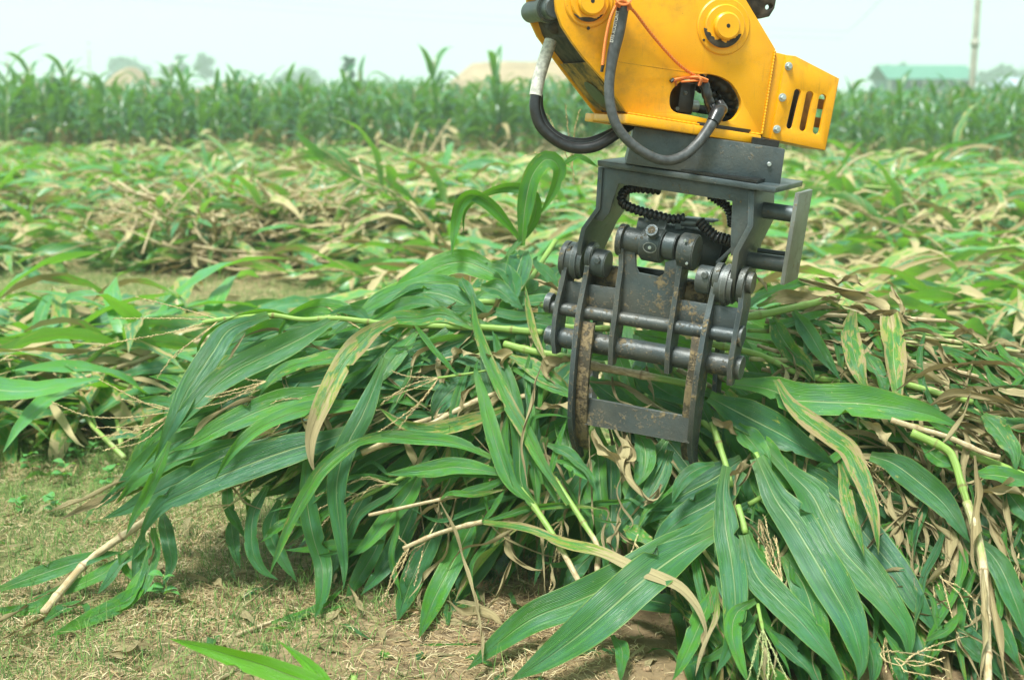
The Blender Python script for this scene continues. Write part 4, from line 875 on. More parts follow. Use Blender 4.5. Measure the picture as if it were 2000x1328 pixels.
# knuckle pin between the centre lugs
m = MB(); G.cx(m, 1212, 466, .035, .0, .09, .0375); pa(m, 'pin_barrel', M_DARK, grap)
m = MB(); G.cx(m, 1274, 478, .035, -.026, .036, .048, 32); pa(m, 'rod_eye', M_DARK, grap)
m = MB(); G.cx(m, 1310, 481, .035, -.015, .02, .038); pa(m, 'pin_barrel', M_DARK, grap)
m = MB(); G.cx(m, 1343, 491, .03, -.018, .028, .051, 32); pa(m, 'pin_cap', M_MUD, grap)
m = MB(); c = G.pt(1276, 456, -.012); tube(m, [c, c+nrm(G.N*-1+G.Z*.6)*.022], .017, 20); pa(m, 'grease_port', M_DARK, grap)
m = MB(); c = G.pt(1276, 456, -.012)+nrm(G.N*-1+G.Z*.6)*.0222; tube(m, [c, c+nrm(G.N*-1+G.Z*.6)*.001], .011, 16); pa(m, 'port_plug', M_BROWN, grap)
m = MB(); cc = G.pt(1269, 484, -.0145); th_ = np.linspace(0, 2*math.pi, 25); tube(m, np.array([cc+G.X*.019*np.cos(t)+G.Z*.014*np.sin(t)-G.N*(.001-.004*np.cos(t)**2*0) for t in th_]), .0016, 5, cap=False); pa(m, 'weld_ring', M_WORN, grap)
m = MB(); G.cn(m, 1269, 484, -.0125, -.003, .0, .005, 12); pa(m, 'grease_nipple', M_BOLT, grap)
# roller stacks beside the tines
def stack(a, b, o_, ls, rs, nm='roller'):
    for (l0, l1), r_ in zip(ls, rs):
        m = MB(); G.cx(m, a, b, o_, l0, l1, r_, 32); pa(m, nm, M_DARK, grap)
stack(1130, 508, .04, [(-.026, -.006), (-.006, .010), (.010, .024)], [.050, .056, .049]); stack(1174, 514, .035, [(-.02, .022)], [.040], 'pivot_boss')
stack(1421, 556, .04, [(-.026, -.006), (-.006, .010), (.010, .024)], [.052, .058, .051]); stack(1382, 547, .035, [(-.026, .016)], [.040], 'pivot_boss')
m = MB(); G.cx(m, 1464, 552, .035, -.004, .012, .030); pa(m, 'end_cap', M_MUD, grap)
for (a, b) in ((1167, 509), (1377, 537)):
    m = MB(); G.cn(m, a, b, -.004, -.008, .006, .0095, 14); pa(m, 'bolt', M_DARK, grap)
m = MB(); G.cn(m, 1339, 470, -.018, -.004, .004, .004, 10); G.cn(m, 1341, 515, -.018, -.002, .004, .004, 10); pa(m, 'set_screw', M_BOLT, grap)
# inner links, cylinder, hoses
m = MB(); G.cx(m, 1196, 545, .10, -.05, .04, .040); pa(m, 'rear_pivot', M_BROWN, grap); m = MB(); G.cx(m, 1355, 575, .10, -.04, .05, .042); pa(m, 'rear_pivot', M_BROWN, grap)
m = MB(); G.tub(m, [(1290, 470, .09), (1345, 478, .13), (1398, 494, .17)], [.052, .055, .052], 30); pa(m, 'hydraulic_cylinder', M_DARK, grap)
m = MB(); G.tub(m, [(1388, 490, .17), (1412, 500, .19)], .047, 30); pa(m, 'cylinder_head', M_OIL, grap)
m = MB(); G.tub(m, [(1285, 462, .085), (1300, 464, .09)], .060, 30); pa(m, 'cylinder_collar', M_DARK, grap)
m = MB(); G.tub(m, [(1245, 442, .06), (1290, 450, .075)], [.026, .03], 20); G.tub(m, [(1262, 436, .06), (1268, 428, .06)], .014, 12); pa(m, 'cylinder_port', M_DARK, grap)
GB([(1330, 425), (1392, 431), (1393, 436), (1330, 430)], .08, .06, 'hose_bracket', M_DARK); GB([(1318, 436), (1328, 430), (1332, 448), (1316, 450)], .07, .02, 'hose_bracket', M_DARK)
m = MB(); G.tub(m, [(1326, 434, .08), (1362, 437, .08)], .011, 14); pa(m, 'hose_fitting', M_DARK, grap)
GB([(1396, 584-30), (1330, 575), (1332, 600), (1420, 606)], .16, .01, 'inner_plate', M_OIL); GB([(1240, 520), (1305, 530), (1300, 575), (1238, 565)], .10, .01, 'inner_plate', M_OIL)
GB([(1432, 478), (1438, 482), (1402, 517), (1396, 513)], .06, .02, 'link_bar', M_DARK); GB([(1140, 532), (1200, 540), (1196, 570), (1138, 560)], .13, .01, 'inner_plate', M_OIL)
pa(spiral([(1290, 372, .19), (1235, 368, .14), (1216, 380, .10), (1218, 398, .08), (1243, 410, .07), (1282, 421, .07), (1312, 428, .07), (1338, 426, .08)], .0125, 26, .4, 10, G), 'spiral_hose', M_BLK, grap)
pa(spiral([(1366, 432, .07), (1380, 447, .06), (1398, 462, .06), (1418, 468, .08), (1440, 478, .12)], .0145, 14, .4, 10, G), 'spiral_hose', M_BLK, grap)
pa(spiral([(1385, 380, .15), (1404, 392, .15), (1418, 402, .15), (1428, 420, .16), (1430, 440, .18)], .0125, 12, .4, 10, G), 'spiral_hose', M_BLK, grap)
# far jaw: two more curved tines behind, buried in the pile
for (a, b) in ((1160, 560), (1400, 600)):
    L_ = [(a, b, .25, .05), (a-2, b+60, .34, .06), (a-8, b+130, .36, .06), (a-12, b+200, .30, .05), (a-10, b+240, .24, .03)]
    jaw_lug(dense(L_, 16), .0145, 'rear_tine', M_MUD)
m = MB(); G.tub(m, [(1150, 570, .27), (1410, 610, .27)], .028, 20); pa(m, 'rear_tube', M_MUD, grap)
# ------------------------------------------------------------------ the gripped pile of cut corn
def FD(px, py):
    """distance of the front of the pile at a photo pixel"""
    R = np.interp(py, [480, 600, 700, 800, 900, 1000, 1100, 1200, 1330], [4.75, 4.42, 4.22, 4.10, 4.00, 3.90, 3.78, 3.64, 3.40])
    Lf = np.interp(py, [480, 600, 700, 800, 900, 1000, 1130, 1200, 1330], [4.75, 4.5, 4.36, 4.26, 4.2, 4.17, 4.12, 3.92, 3.45])
    t = np.clip((px-850)/400, 0, 1); d = Lf*(1-t)+R*t
    return min(d, gdist(py)-.03)
def leafpath(pts, lay=0.):
    P = []
    for p in pts:
        o = p[2] if len(p) > 2 else 0.
        d = min(FD(p[0], p[1])-lay*.02+o, gdist(p[1])-.015); P.append(at(p[0], p[1], d))
    return np.array(P)
def pxw(w, pts): q = pts[len(pts)//2]; return w/F*(FD(q[0], q[1]))*.93
def seenormal(P, tilt=0., up=.55):
    c = unit(C0-P); return unit(c+np.array([0, 0, up]))
LF_ID = [0]
def hero_leaf(root, pts, w, lay=1., dry=(0, 0), hue=None, les=0., tw=None, up=.45, fold=None, name='leaf', label=None, n=34, ruf=None, cut=0., mat_=None):
    LF_ID[0] += 1; sd = LF_ID[0]; r = random.Random(sd*7+1); P = leafpath(pts, lay); n = max(n, int(n*len(pts)/7)) if len(pts) > 7 else n
    S = spline(P, n); mb = MB(); isd = max(dry) > .6
    tw = ((r.uniform(-.5, .5), r.uniform(-1.6, 1.6), r.uniform(-1.6, 1.6), r.uniform(-2.5, 2.5)) if min(dry) > .6 else (r.uniform(-.4, .4), r.uniform(-.5, .5), r.uniform(-.7, .7))) if tw is None else tw
    ribbon(mb, P, pxw(w, pts)*(1.0), seenormal(S, up=up), n, tw, r.uniform(.12, .34) if fold is None else fold, (.30 if min(dry) > .6 else r.uniform(.05, .12)) if ruf is None else ruf, sd, dry, r.random() if hue is None else hue, les if les else r.random()*.35, 8, cut, 1, curl=.9 if min(dry) > .6 else .1)
    return part(mb, name, mat_ or M_LEAF, root, True, 0, label)
def stalk_part(root, pts, r0, lay=0., dry=.2, n=None, off=0., nodes=True, name='stalk', r1=None, cutend=True):
    P = leafpath([(p[0], p[1], (p[2] if len(p) > 2 else 0)+off) for p in pts], lay); L = np.linalg.norm(np.diff(P, axis=0), axis=1).sum(); n = n or max(8, int(L/.012))
    S = spline(P, n); s = np.linspace(0, L, n); r1 = r0*.8 if r1 is None else r1; rr = np.linspace(r0, r1, n); info = np.zeros((n, 3)); info[:, 0] = np.interp(np.linspace(0, 1, n), np.linspace(0, 1, len(np.atleast_1d(dry))), np.atleast_1d(dry)) if np.ndim(dry) else dry; info[:, 1] = .5
    if nodes:
        for k in np.arange(.07, L, .15): q = np.exp(-((s-k)/.009)**2); rr = rr*(1+.32*q); info[:, 2] += q
    mb = MB(); tube(mb, S, rr*F/F, 10, info=info); return part(mb, name, M_STALK, root)
def px2m(r, pts): q = pts[len(pts)//2]; return r/F*FD(q[0], q[1])
def tassel_part(root, base, tips, lay=2., r0=.0032, mt=None):
    """branches drawn from a base pixel to tip pixels; small spikelets give the beaded outline"""
    B = leafpath([base], lay)[0]; mb = MB()
    for k, tp in enumerate(tips):
        r = random.Random(k*3+int(base[0])); pts = [base]+([tp] if not isinstance(tp[0], (tuple, list)) else list(tp)); P = leafpath(pts, lay)
        if len(P) == 2: mid = (P[0]+P[1])/2+np.array([r.uniform(-.01, .01), 0, r.uniform(.0, .02)]); P = np.array([P[0], mid, P[1]])
        L = np.linalg.norm(np.diff(P, axis=0), axis=1).sum(); n = max(8, int(L/.0045)); S = spline(P, n); T = unit(np.gradient(S, axis=0))
        tube(mb, S, np.linspace(r0*.45, r0*.25, n), 5, cap=False)
        for i in range(int(n*.12), n, 1):
            a = nrm(np.cross(T[i], [r.uniform(-1, 1), r.uniform(-1, 1), r.uniform(-1, 1)])); d = nrm(T[i]+a*.45); c = S[i]+a*r0*.25; b = nrm(np.cross(T[i], a)); l = r0*2.6; w = r0*.62
            mb.add([c, c+d*l*.45+b*w+a*w*.5, c+d*l, c+d*l*.45-b*w+a*w*.5], [[0, 1, 2, 3]])
    return part(mb, 'tassel', mt or M_TASSEL, root)
GRP = 'cut corn plants in the gripped pile'
def plant(label, anchor, name='cut_corn_plant', group=GRP, cat='corn plant'):
    return thing(name, label, cat, leafpath([anchor], 0)[0], group)
D0, D1 = (0, 0), (1, 1)
# --- plant with the clear stalk along the top left
p = plant('cut corn plant whose thin green stalk runs along the top left edge of the pile', (600, 626))
stalk_part(p, [(395, 630), (450, 622), (530, 616), (590, 624), (660, 622), (740, 631), (830, 636), (950, 640), (1060, 650)], .0065, 4.5, .15, r1=.011)
tassel_part(p, (430, 624), [((330, 650), (250, 664), (183, 678)), ((330, 622), (222, 622)), ((345, 600), (264, 580)), ((400, 650), (345, 690), (308, 735)), ((410, 640), (370, 670), (340, 700))], 4.5)
hero_leaf(p, [(524, 616), (451, 642), (418, 685), (391, 725), (365, 765), (345, 808), (325, 850), (300, 905)], 52, 5, hue=.2, tw=(.2, -.1, .1))
hero_leaf(p, [(660, 620), (597, 656), (531, 689), (464, 722), (418, 756), (382, 792), (345, 830), (305, 885)], 60, 4.5, hue=.35, tw=(0, .1, 0))
hero_leaf(p, [(590, 624), (531, 608), (464, 616), (410, 640), (386, 675), (388, 700)], 36, 3.8, hue=.9, tw=(.6, .9, .9), up=-.4)
hero_leaf(p, [(440, 625), (428, 650), (415, 680), (398, 706)], 34, 3.4, hue=.95, tw=(.2, .5), up=-.4)
hero_leaf(p, [(723, 630), (663, 604), (617, 600), (577, 613), (550, 640), (541, 664)], 38, 3.8, hue=.85, tw=(.3, .2, .9), up=.2)
hero_leaf(p, [(723, 632), (700, 610), (668, 606), (640, 615)], 22, 4.6, hue=.3)
# --- broad left sweep
p = plant('cut corn plant with the broadest dark leaves sweeping down at the left of the pile', (620, 840))
hero_leaf(p, [(690, 838), (640, 858), (560, 880), (458, 918), (370, 958), (318, 985), (285, 1028), (273, 1060)], 72, 5, hue=.1, tw=(.1, .1, .2))
hero_leaf(p, [(560, 858), (500, 880), (400, 920), (320, 955), (255, 990), (200, 1013)], 60, 3.6, hue=.15, tw=(0, .1, .1))
hero_leaf(p, [(650, 760), (564, 782), (498, 806), (431, 837), (382, 864), (330, 882)], 56, 4.2, hue=.75)
hero_leaf(p, [(740, 780), (663, 795), (597, 800), (531, 823), (481, 855), (446, 893), (419, 938)], 36, 6, hue=.95, tw=(.1, .0, .2))
hero_leaf(p, [(470, 860), (400, 880), (330, 905), (270, 935), (225, 985)], 45, 2.8, hue=.5); hero_leaf(p, [(440, 830), (380, 850), (310, 880), (250, 930), (215, 968)], 40, 2.0, hue=.3)
stalk_part(p, [(470, 880, .1), (620, 850, .1), (800, 790, .12)], .011, 0, .1)
p = plant('cut corn plant with wide level leaves in the upper middle left of the pile', (760, 730))
hero_leaf(p, [(850, 752), (740, 738), (663, 738), (597, 746), (540, 745)], 66, 2.6, hue=.2, tw=(0, .1))
hero_leaf(p, [(935, 735), (850, 744), (760, 748), (680, 752)], 72, 1.8, hue=.1); hero_leaf(p, [(923, 659), (860, 680), (800, 708), (740, 735)], 56, 3.2, hue=.1)
hero_leaf(p, [(830, 668), (760, 682), (690, 702), (620, 726)], 66, 2.2, hue=.2); hero_leaf(p, [(930, 738), (896, 752), (862, 784), (842, 825)], 56, 3.4, hue=.15)
hero_leaf(p, [(814, 650), (778, 690), (748, 728), (722, 760)], 40, 4.0, hue=.6); hero_leaf(p, [(600, 690), (560, 715), (490, 745), (440, 775)], 44, 2.6, hue=.4)
hero_leaf(p, [(720, 690), (640, 700), (570, 716), (530, 740), (505, 775)], 34, 4.2, hue=.8, les=.5)
stalk_part(p, [(600, 745, .1), (800, 725, .12), (960, 715, .12)], .011, 0, .1)
p = plant('cut corn plant with the long brown striped dying leaf hanging at left', (759, 632))
hero_leaf(p, [(775, 625), (740, 640), (706, 668), (672, 708), (640, 768), (617, 818), (606, 858), (607, 898), (616, 926)], 46, 7.5, dry=(.1, .15, .42, .62, .95), hue=.5, les=1., tw=(.3, 0, .2), label='pale leaf with a long brown stripe and dead tip')
hero_leaf(p, [(925, 640), (866, 615), (820, 622), (775, 622), (740, 640), (700, 672)], 34, 5.5, hue=.95, les=.5, tw=(.2, .3, .2)); hero_leaf(p, [(752, 700), (730, 758), (706, 815), (683, 858), (665, 905), (657, 960), (662, 1020), (670, 1072), (673, 1107), (671, 1150)], 46, 6.5, hue=.3, tw=(.2, 0, -.1), label='long grey green leaf hanging straight down')
hero_leaf(p, [(811, 635), (845, 680), (881, 720), (897, 733)], 15, 6.5, hue=.8)
stalk_part(p, [(752, 700, .1), (860, 660, .14), (960, 650, .14)], .010, 0, .1)
p = plant('cut corn plant hanging in narrow curved leaves under the left half of the pile', (600, 870))
hero_leaf(p, [(331, 862), (310, 913), (282, 973), (261, 1011), (246, 1045)], 26, 7, hue=.8, tw=(.2, .2))
hero_leaf(p, [(317, 1000, .1), (328, 1057), (335, 1107), (316, 1150)], 34, 1, hue=.15)
hero_leaf(p, [(745, 852), (691, 869), (634, 913), (599, 962), (571, 1012), (550, 1060), (525, 1126)], 28, 8, hue=.9, tw=(.2, .1), les=.5)
hero_leaf(p, [(596, 890), (597, 950), (602, 1000), (613, 1054), (629, 1107), (628, 1160), (615, 1207)], 46, 4.5, hue=.4, tw=(.3, 0, .3, .6))
hero_leaf(p, [(522, 948), (495, 1005), (493, 1071), (512, 1112), (545, 1133)], 34, 2.5, hue=.3); hero_leaf(p, [(444, 940, .06), (446, 990), (468, 1030), (480, 1052)], 28, 0.5, hue=.4)
hero_leaf(p, [(451, 1020, .1), (458, 1071), (469, 1110)], 32, .5, hue=.1); hero_leaf(p, [(546, 975), (527, 1036), (550, 1089), (580, 1137)], 36, 1.5, hue=.3)
hero_leaf(p, [(484, 935, .1), (480, 970), (483, 1015)], 28, 0, hue=1., tw=(.9, 1.), up=-.8)
stalk_part(p, [(440, 935, .12), (600, 880, .12), (780, 840, .12)], .012, 0, .2)
# --- lower middle
p = plant('cut corn plant with the sharp bright green leaf pointing down in the lower middle', (900, 960))
hero_leaf(p, [(960, 965), (920, 1029), (884, 1100), (848, 1170), (818, 1246)], 50, 3, hue=.75, tw=(0, .1), ruf=.03)
hero_leaf(p, [(875, 985), (832, 1071), (800, 1142), (775, 1214)], 52, 1.4, hue=.3); hero_leaf(p, [(815, 975), (783, 1050), (750, 1107), (704, 1162)], 48, .6, hue=.2)
hero_leaf(p, [(826, 905), (797, 966), (752, 1019), (716, 1064), (680, 1088)], 40, 3.8, hue=.9, tw=(.2, .1)); hero_leaf(p, [(990, 1000, .12), (960, 1070), (915, 1140), (880, 1190)], 50, -2, hue=.1)
hero_leaf(p, [(735, 930), (690, 1010), (660, 1080), (640, 1150)], 44, .4, hue=.2); hero_leaf(p, [(760, 1000), (735, 1070), (700, 1130), (675, 1175)], 40, 0., hue=.4)
stalk_part(p, [(740, 920, .1), (880, 930, .1), (1000, 950, .12)], .011, 0, .1)
p = plant('cut corn plant of bright narrow upright leaves fanning out left of the tines', (1030, 960))
hero_leaf(p, [(1110, 985), (1060, 905), (1031, 850), (1000, 800), (975, 750), (950, 695), (930, 635), (922, 578)], 30, 7, dry=(0, .1, .1, .2), hue=.8, les=.6, tw=(.2, .3), cut=.05, label='narrow pale leaf with a white midrib standing up from the fan')
hero_leaf(p, [(1040, 985), (1000, 945), (977, 891), (959, 831), (944, 777), (929, 723), (936, 700)], 36, 6.5, hue=.85, tw=(.1, .2)); hero_leaf(p, [(1045, 990), (1018, 942), (1014, 876), (1008, 816), (995, 756), (975, 695), (962, 645)], 40, 5.4, hue=.5, tw=(-.2, .1))
hero_leaf(p, [(1030, 985), (1007, 951), (989, 891), (984, 846), (997, 796)], 24, 6, hue=1.); hero_leaf(p, [(1050, 990), (1045, 930), (1040, 880), (1035, 800), (1020, 740)], 26, 4.6, hue=.7)
hero_leaf(p, [(1085, 935), (1077, 921), (1092, 861), (1108, 816)], 14, 7, hue=.95); hero_leaf(p, [(1060, 945), (1046, 891), (1034, 848), (1042, 818), (1076, 810), (1116, 817)], 15, 6.6, hue=.9, tw=(.2, .6))
hero_leaf(p, [(1090, 985), (1068, 940), (1030, 870), (1010, 820)], 18, 5, hue=.9)
stalk_part(p, [(1016, 955), (1040, 985), (1069, 1027), (1100, 1078), (1132, 1138)], .0095, 6, (.0, 0, .5, 1.), r1=.008)
stalk_part(p, [(1060, 905), (1079, 930), (1111, 976), (1143, 1026), (1167, 1068), (1166, 1122)], .0085, 6, (.0, .0, .1, .6, 1.), r1=.007)
p = plant('cut corn plant with a bare brown stalk poking left out of the lower middle', (860, 1030))
stalk_part(p, [(787, 1071), (847, 1045), (895, 1030), (942, 1019)], .0065, 5, 1., r1=.0075); stalk_part(p, [(720, 1006), (783, 992), (861, 975), (900, 968)], .0055, 5, .95, r1=.005)
hero_leaf(p, [(942, 1019), (1000, 1003), (1041, 991), (1122, 988), (1180, 996)], 16, 5.6, dry=(.1, .5), hue=.9); hero_leaf(p, [(861, 975), (920, 960), (975, 940), (1010, 915)], 20, 5, hue=.8)
hero_leaf(p, [(861, 975), (880, 963), (930, 965), (990, 955)], 14, 5.4, dry=(.2, .5), hue=.9); hero_leaf(p, [(942, 1019), (960, 1000), (975, 975), (990, 950)], 15, 5.2, hue=.9)
hero_leaf(p, [(945, 1020), (1023, 1031), (1093, 1057), (1164, 1079), (1234, 1107), (1290, 1130), (1330, 1152), (1362, 1187), (1378, 1228), (1374, 1262)], 34, 7, dry=(0, .15, .35, .6, 1, 1, 1), hue=.8, les=.9, tw=(.2, .1, .3, .8), label='long green leaf ending in a dry brown string')
hero_leaf(p, [(859, 980), (889, 1043), (907, 1107), (928, 1177), (940, 1248), (943, 1300)], 13, 8, dry=D1, tw=(.3, 1.2, .4), label='long straw coloured strip hanging to the ground')
tassel_part(p, (800, 1068), [(770, 1120), (752, 1165), (745, 1172), (780, 1050)], 5)
# --- yellow and brown mixed leaves, middle
p = plant('cut corn plant with brown edged leaves and straw coloured stalk, middle of the pile', (860, 830))
hero_leaf(p, [(990, 795), (940, 815), (881, 832), (820, 838), (775, 822), (738, 794)], 34, 5, dry=(.3, .35, .3, .3), hue=.8, les=.9, tw=(.2, .1), label='olive leaf with a brown streak')
stalk_part(p, [(706, 885), (760, 862), (820, 840), (911, 792), (990, 760)], .0095, 4, .9)
hero_leaf(p, [(960, 893), (896, 866), (820, 856), (745, 853), (690, 868), (640, 905)], 30, 5.6, hue=.95, tw=(.2, .2)); hero_leaf(p, [(982, 925), (896, 912), (836, 918), (750, 926)], 40, 5.2, hue=.9, tw=(0, .3))
hero_leaf(p, [(985, 930), (920, 925), (860, 935), (830, 960)], 22, 4.4, hue=.9)
for q in ([(930, 750), (900, 785), (890, 830)], [(880, 800), (860, 850), (820, 880)], [(990, 760), (960, 800), (920, 850)]): hero_leaf(p, q, 22, 4.2, dry=D1)
p = plant('cut corn plant with torn yellow green leaves against the left tine', (1060, 700))
stalk_part(p, [(985, 672), (1040, 686), (1106, 697), (1180, 712)], .0115, 5, .12); hero_leaf(p, [(985, 690), (1030, 715), (1080, 745), (1125, 770)], 44, 4.2, dry=(.1, .3), hue=1., les=.8)
hero_leaf(p, [(1000, 720), (1050, 742), (1100, 765), (1140, 785)], 26, 4.6, hue=.9); hero_leaf(p, [(1070, 712), (1049, 674), (1034, 620), (1026, 558)], 18, 6.4, dry=(.6, .4, .2), hue=.8, les=1.)
hero_leaf(p, [(1058, 712), (1043, 756), (1028, 816), (1019, 876), (1030, 955)], 15, 8, dry=D1, label='twisted tan strip'); hero_leaf(p, [(950, 690), (975, 700), (985, 720)], 32, 6, dry=D1); hero_leaf(p, [(1120, 705), (1090, 712), (1070, 735), (1085, 752)], 30, 5, dry=D1)
hero_leaf(p, [(1135, 770), (1095, 790), (1060, 800), (1040, 795)], 22, 4, dry=D1)
hero_leaf(p, [(940, 680), (960, 760), (985, 830), (1000, 900)], 34, 3.6, hue=.3)
# tassels of the left half
p = plant('cut corn plant whose straw coloured tassel spreads out at the far left of the pile', (345, 805))
tassel_part(p, (345, 803), [((250, 815), (170, 812), (102, 786)), ((270, 840), (175, 856)), ((280, 845), (205, 880)), ((290, 790), (195, 742)), ((280, 860), (210, 878)), ((300, 790), (240, 780)), ((290, 830), (190, 835))], 3)
hero_leaf(p, [(400, 800), (350, 790), (300, 782), (255, 782)], 24, 2.4, hue=.4); hero_leaf(p, [(430, 770), (380, 762), (330, 740), (290, 735)], 28, 2, hue=.8); hero_leaf(p, [(420, 800), (360, 815), (300, 850), (270, 900)], 30, 2.2, hue=.7)
stalk_part(p, [(345, 803), (400, 790, .03), (500, 780, .1)], .006, 2, .4)
p = plant('cut corn plant with two drooping tassels over the dark leaves left of centre', (857, 740))
stalk_part(p, [(855, 738), (900, 732), (960, 722)], .004, 6, .1); tassel_part(p, (857, 738), [((800, 752), (745, 788)), ((810, 758), (748, 778)), ((825, 780), (780, 835)), ((835, 770), (795, 815)), ((800, 735), (765, 725)), ((815, 790), (738, 845))], 6)
tassel_part(p, (520, 745), [((470, 758), (405, 775)), ((470, 765), (410, 778)), ((450, 780), (382, 798)), ((490, 742), (480, 738))], 5.5)
hero_leaf(p, [(960, 720), (900, 700), (850, 690), (790, 712)], 40, 2.4, hue=.3); hero_leaf(p, [(730, 800), (700, 840), (650, 870), (600, 930)], 46, 3, hue=.2)
p = plant('cut corn plant with thick pale tassels low at the left end of the pile', (290, 930))
tassel_part(p, (285, 925, .02), [(180, 1000), (200, 1010), (215, 990), (160, 985), (225, 1005)], 2); tassel_part(p, (260, 1020, .0), [(240, 1045), (215, 1050)], 1)
hero_leaf(p, [(300, 925), (240, 940), (170, 975), (80, 1005)], 16, 2, dry=D1); hero_leaf(p, [(300, 950), (250, 960), (180, 985), (110, 1018)], 22, 1, dry=(.4, 1)); hero_leaf(p, [(380, 900), (300, 925), (240, 955), (180, 1000)], 38, 1.2, hue=.5)
# --- top of the pile
p = plant('cut corn plant with arching bright leaves over the top middle of the pile', (880, 530))
hero_leaf(p, [(1000, 560), (950, 528), (905, 512), (860, 520), (815, 545), (760, 590), (720, 628)], 52, 2, hue=.8, tw=(.2, .1)); hero_leaf(p, [(900, 552), (840, 552), (790, 566), (735, 592), (690, 622)], 48, 3, hue=.6)
hero_leaf(p, [(920, 600), (870, 578), (820, 572), (760, 590)], 60, 3.2, hue=.3); hero_leaf(p, [(865, 612), (835, 594), (784, 598), (727, 625)], 34, 4.2, hue=.5)
hero_leaf(p, [(1010, 560), (1003, 500), (985, 512), (945, 515)], 26, 3.4, hue=.4); hero_leaf(p, [(900, 545), (915, 575), (950, 616)], 34, 5, hue=.3)
hero_leaf(p, [(940, 560), (971, 566), (995, 584), (1022, 604)], 40, 5, hue=.25); hero_leaf(p, [(1024, 490), (1010, 530), (998, 575)], 56, 4, hue=.2); hero_leaf(p, [(960, 520), (985, 530), (1005, 560), (1000, 600)], 36, 4.4, hue=.3)
hero_leaf(p, [(840, 640), (900, 635), (960, 650), (1040, 645)], 44, 3.4, hue=.5); hero_leaf(p, [(1100, 640), (1040, 630), (980, 632), (930, 645)], 38, 3, hue=.3); hero_leaf(p, [(1100, 600), (1060, 590), (1000, 600), (950, 620)], 46, 1.6, hue=.4)
hero_leaf(p, [(1090, 560), (1070, 535), (1045, 512), (1050, 500)], 24, 2.5, hue=.3); hero_leaf(p, [(1100, 575), (1060, 548), (1040, 545)], 18, 3.5, dry=D1)
stalk_part(p, [(840, 600, .12), (960, 590, .12), (1100, 600, .1)], .012, 0, .2); stalk_part(p, [(960, 605), (1090, 636), (1192, 642)], .011, 2, .05)
hero_leaf(p, [(1100, 520, .1), (1060, 560, .1), (1000, 590, .1)], 60, 0, hue=.3)
p = plant('cut corn plant with tall looping leaves rising above the pile left of the grapple', (1010, 490))
hero_leaf(p, [(990, 500, -.1), (1033, 446, -.1), (1047, 405, -.1), (1033, 374, -.1), (988, 366, -.1), (940, 382, -.1), (908, 412, -.1), (905, 458, -.1)], 24, 1, hue=.4, tw=(.1, -.4, .6, 1.1, .4), ruf=.02, label='leaf looping over in a wide hoop')
hero_leaf(p, [(1015, 465, -.1), (974, 415, -.1), (946, 391, -.1), (919, 381, -.1), (898, 401, -.1), (888, 446, -.1), (882, 504, -.1)], 30, 1.5, hue=1., tw=(.1, 0, .2, .1), up=-.3, ruf=.02, label='vivid leaf folding down at its tip')
hero_leaf(p, [(1019, 480, -.1), (1026, 400, -.1), (1040, 343, -.1), (1068, 311, -.1), (1092, 328, -.1), (1082, 370, -.1), (1052, 424, -.1)], 38, 2., hue=.95, tw=(.2, .1, .3, .0, 0), up=-.2, ruf=.02, label='broad bright leaf bent over at the top')
hero_leaf(p, [(1098, 324, -.1), (1115, 312, -.1), (1133, 307, -.1), (1169, 327, -.1)], 14, 2, hue=.9); stalk_part(p, [(1012, 500, -.08), (1000, 560, -.04), (1010, 620, .05)], .007, 0, .1)
tassel_part(p, (1118, 330, .1), [((1110, 260, .1), (1105, 205, .1)), ((1120, 270, .1), (1132, 215, .1)), ((1060, 300, .1), (1022, 305, .1)), ((1095, 280, .1), (1070, 225, .1)), ((1120, 340, .1), (1119, 352, .1))], 0)
# --- right half: large lower leaves
p = plant('cut corn plant with the two biggest leaves reaching the bare soil, lower centre', (1390, 1000))
hero_leaf(p, [(1400, 1005), (1330, 1058), (1217, 1130), (1129, 1172), (1041, 1207), (970, 1258), (912, 1308)], 82, 5, hue=.45, tw=(0, .1, 0), ruf=.04, les=.1)
hero_leaf(p, [(1400, 1040), (1325, 1083), (1250, 1138), (1190, 1190), (1129, 1241), (1058, 1292), (995, 1330)], 96, 6.5, hue=.3, tw=(.05, 0, .1), ruf=.04, les=.1)
hero_leaf(p, [(1449, 897), (1392, 935), (1325, 972), (1270, 1020)], 66, 2.5, hue=.15); hero_leaf(p, [(1450, 920), (1400, 975), (1330, 1015), (1270, 1070)], 66, 3.5, hue=.2)
stalk_part(p, [(1390, 825), (1400, 855), (1419, 912), (1428, 950)], .0095, 5, .0); hero_leaf(p, [(1419, 910), (1413, 960), (1417, 1029), (1428, 1092), (1436, 1171), (1428, 1250), (1398, 1318)], 58, 7.5, hue=.3, tw=(.1, 0, .2, .4), ruf=.12, label='rippled leaf hanging from the bright green stalk')
hero_leaf(p, [(1190, 1190, .15), (1250, 1170, .1), (1330, 1190), (1350, 1230)], 50, -3, hue=.1)
stalk_part(p, [(1441, 987), (1450, 1015), (1456, 1042)], .009, 5, .0)
hero_leaf(p, [(1426, 930), (1450, 920), (1478, 900)], 22, 8.5, dry=D1, tw=(.4, .8))
p = plant('cut corn plant with very broad leaves fanning down in the lower right', (1540, 960))
hero_leaf(p, [(1478, 895), (1494, 930), (1515, 975), (1550, 1025), (1587, 1085), (1625, 1149), (1662, 1216), (1682, 1290), (1676, 1330)], 92, 7, hue=.25, tw=(.1, 0, .1), ruf=.05, les=.2, label='widest leaf with a pale yellow midrib')
hero_leaf(p, [(1500, 880), (1545, 925), (1585, 965), (1610, 1012), (1644, 1070), (1692, 1124), (1734, 1179), (1769, 1235), (1775, 1292)], 82, 5.5, hue=.35, tw=(.2, 0, .1), les=.2)
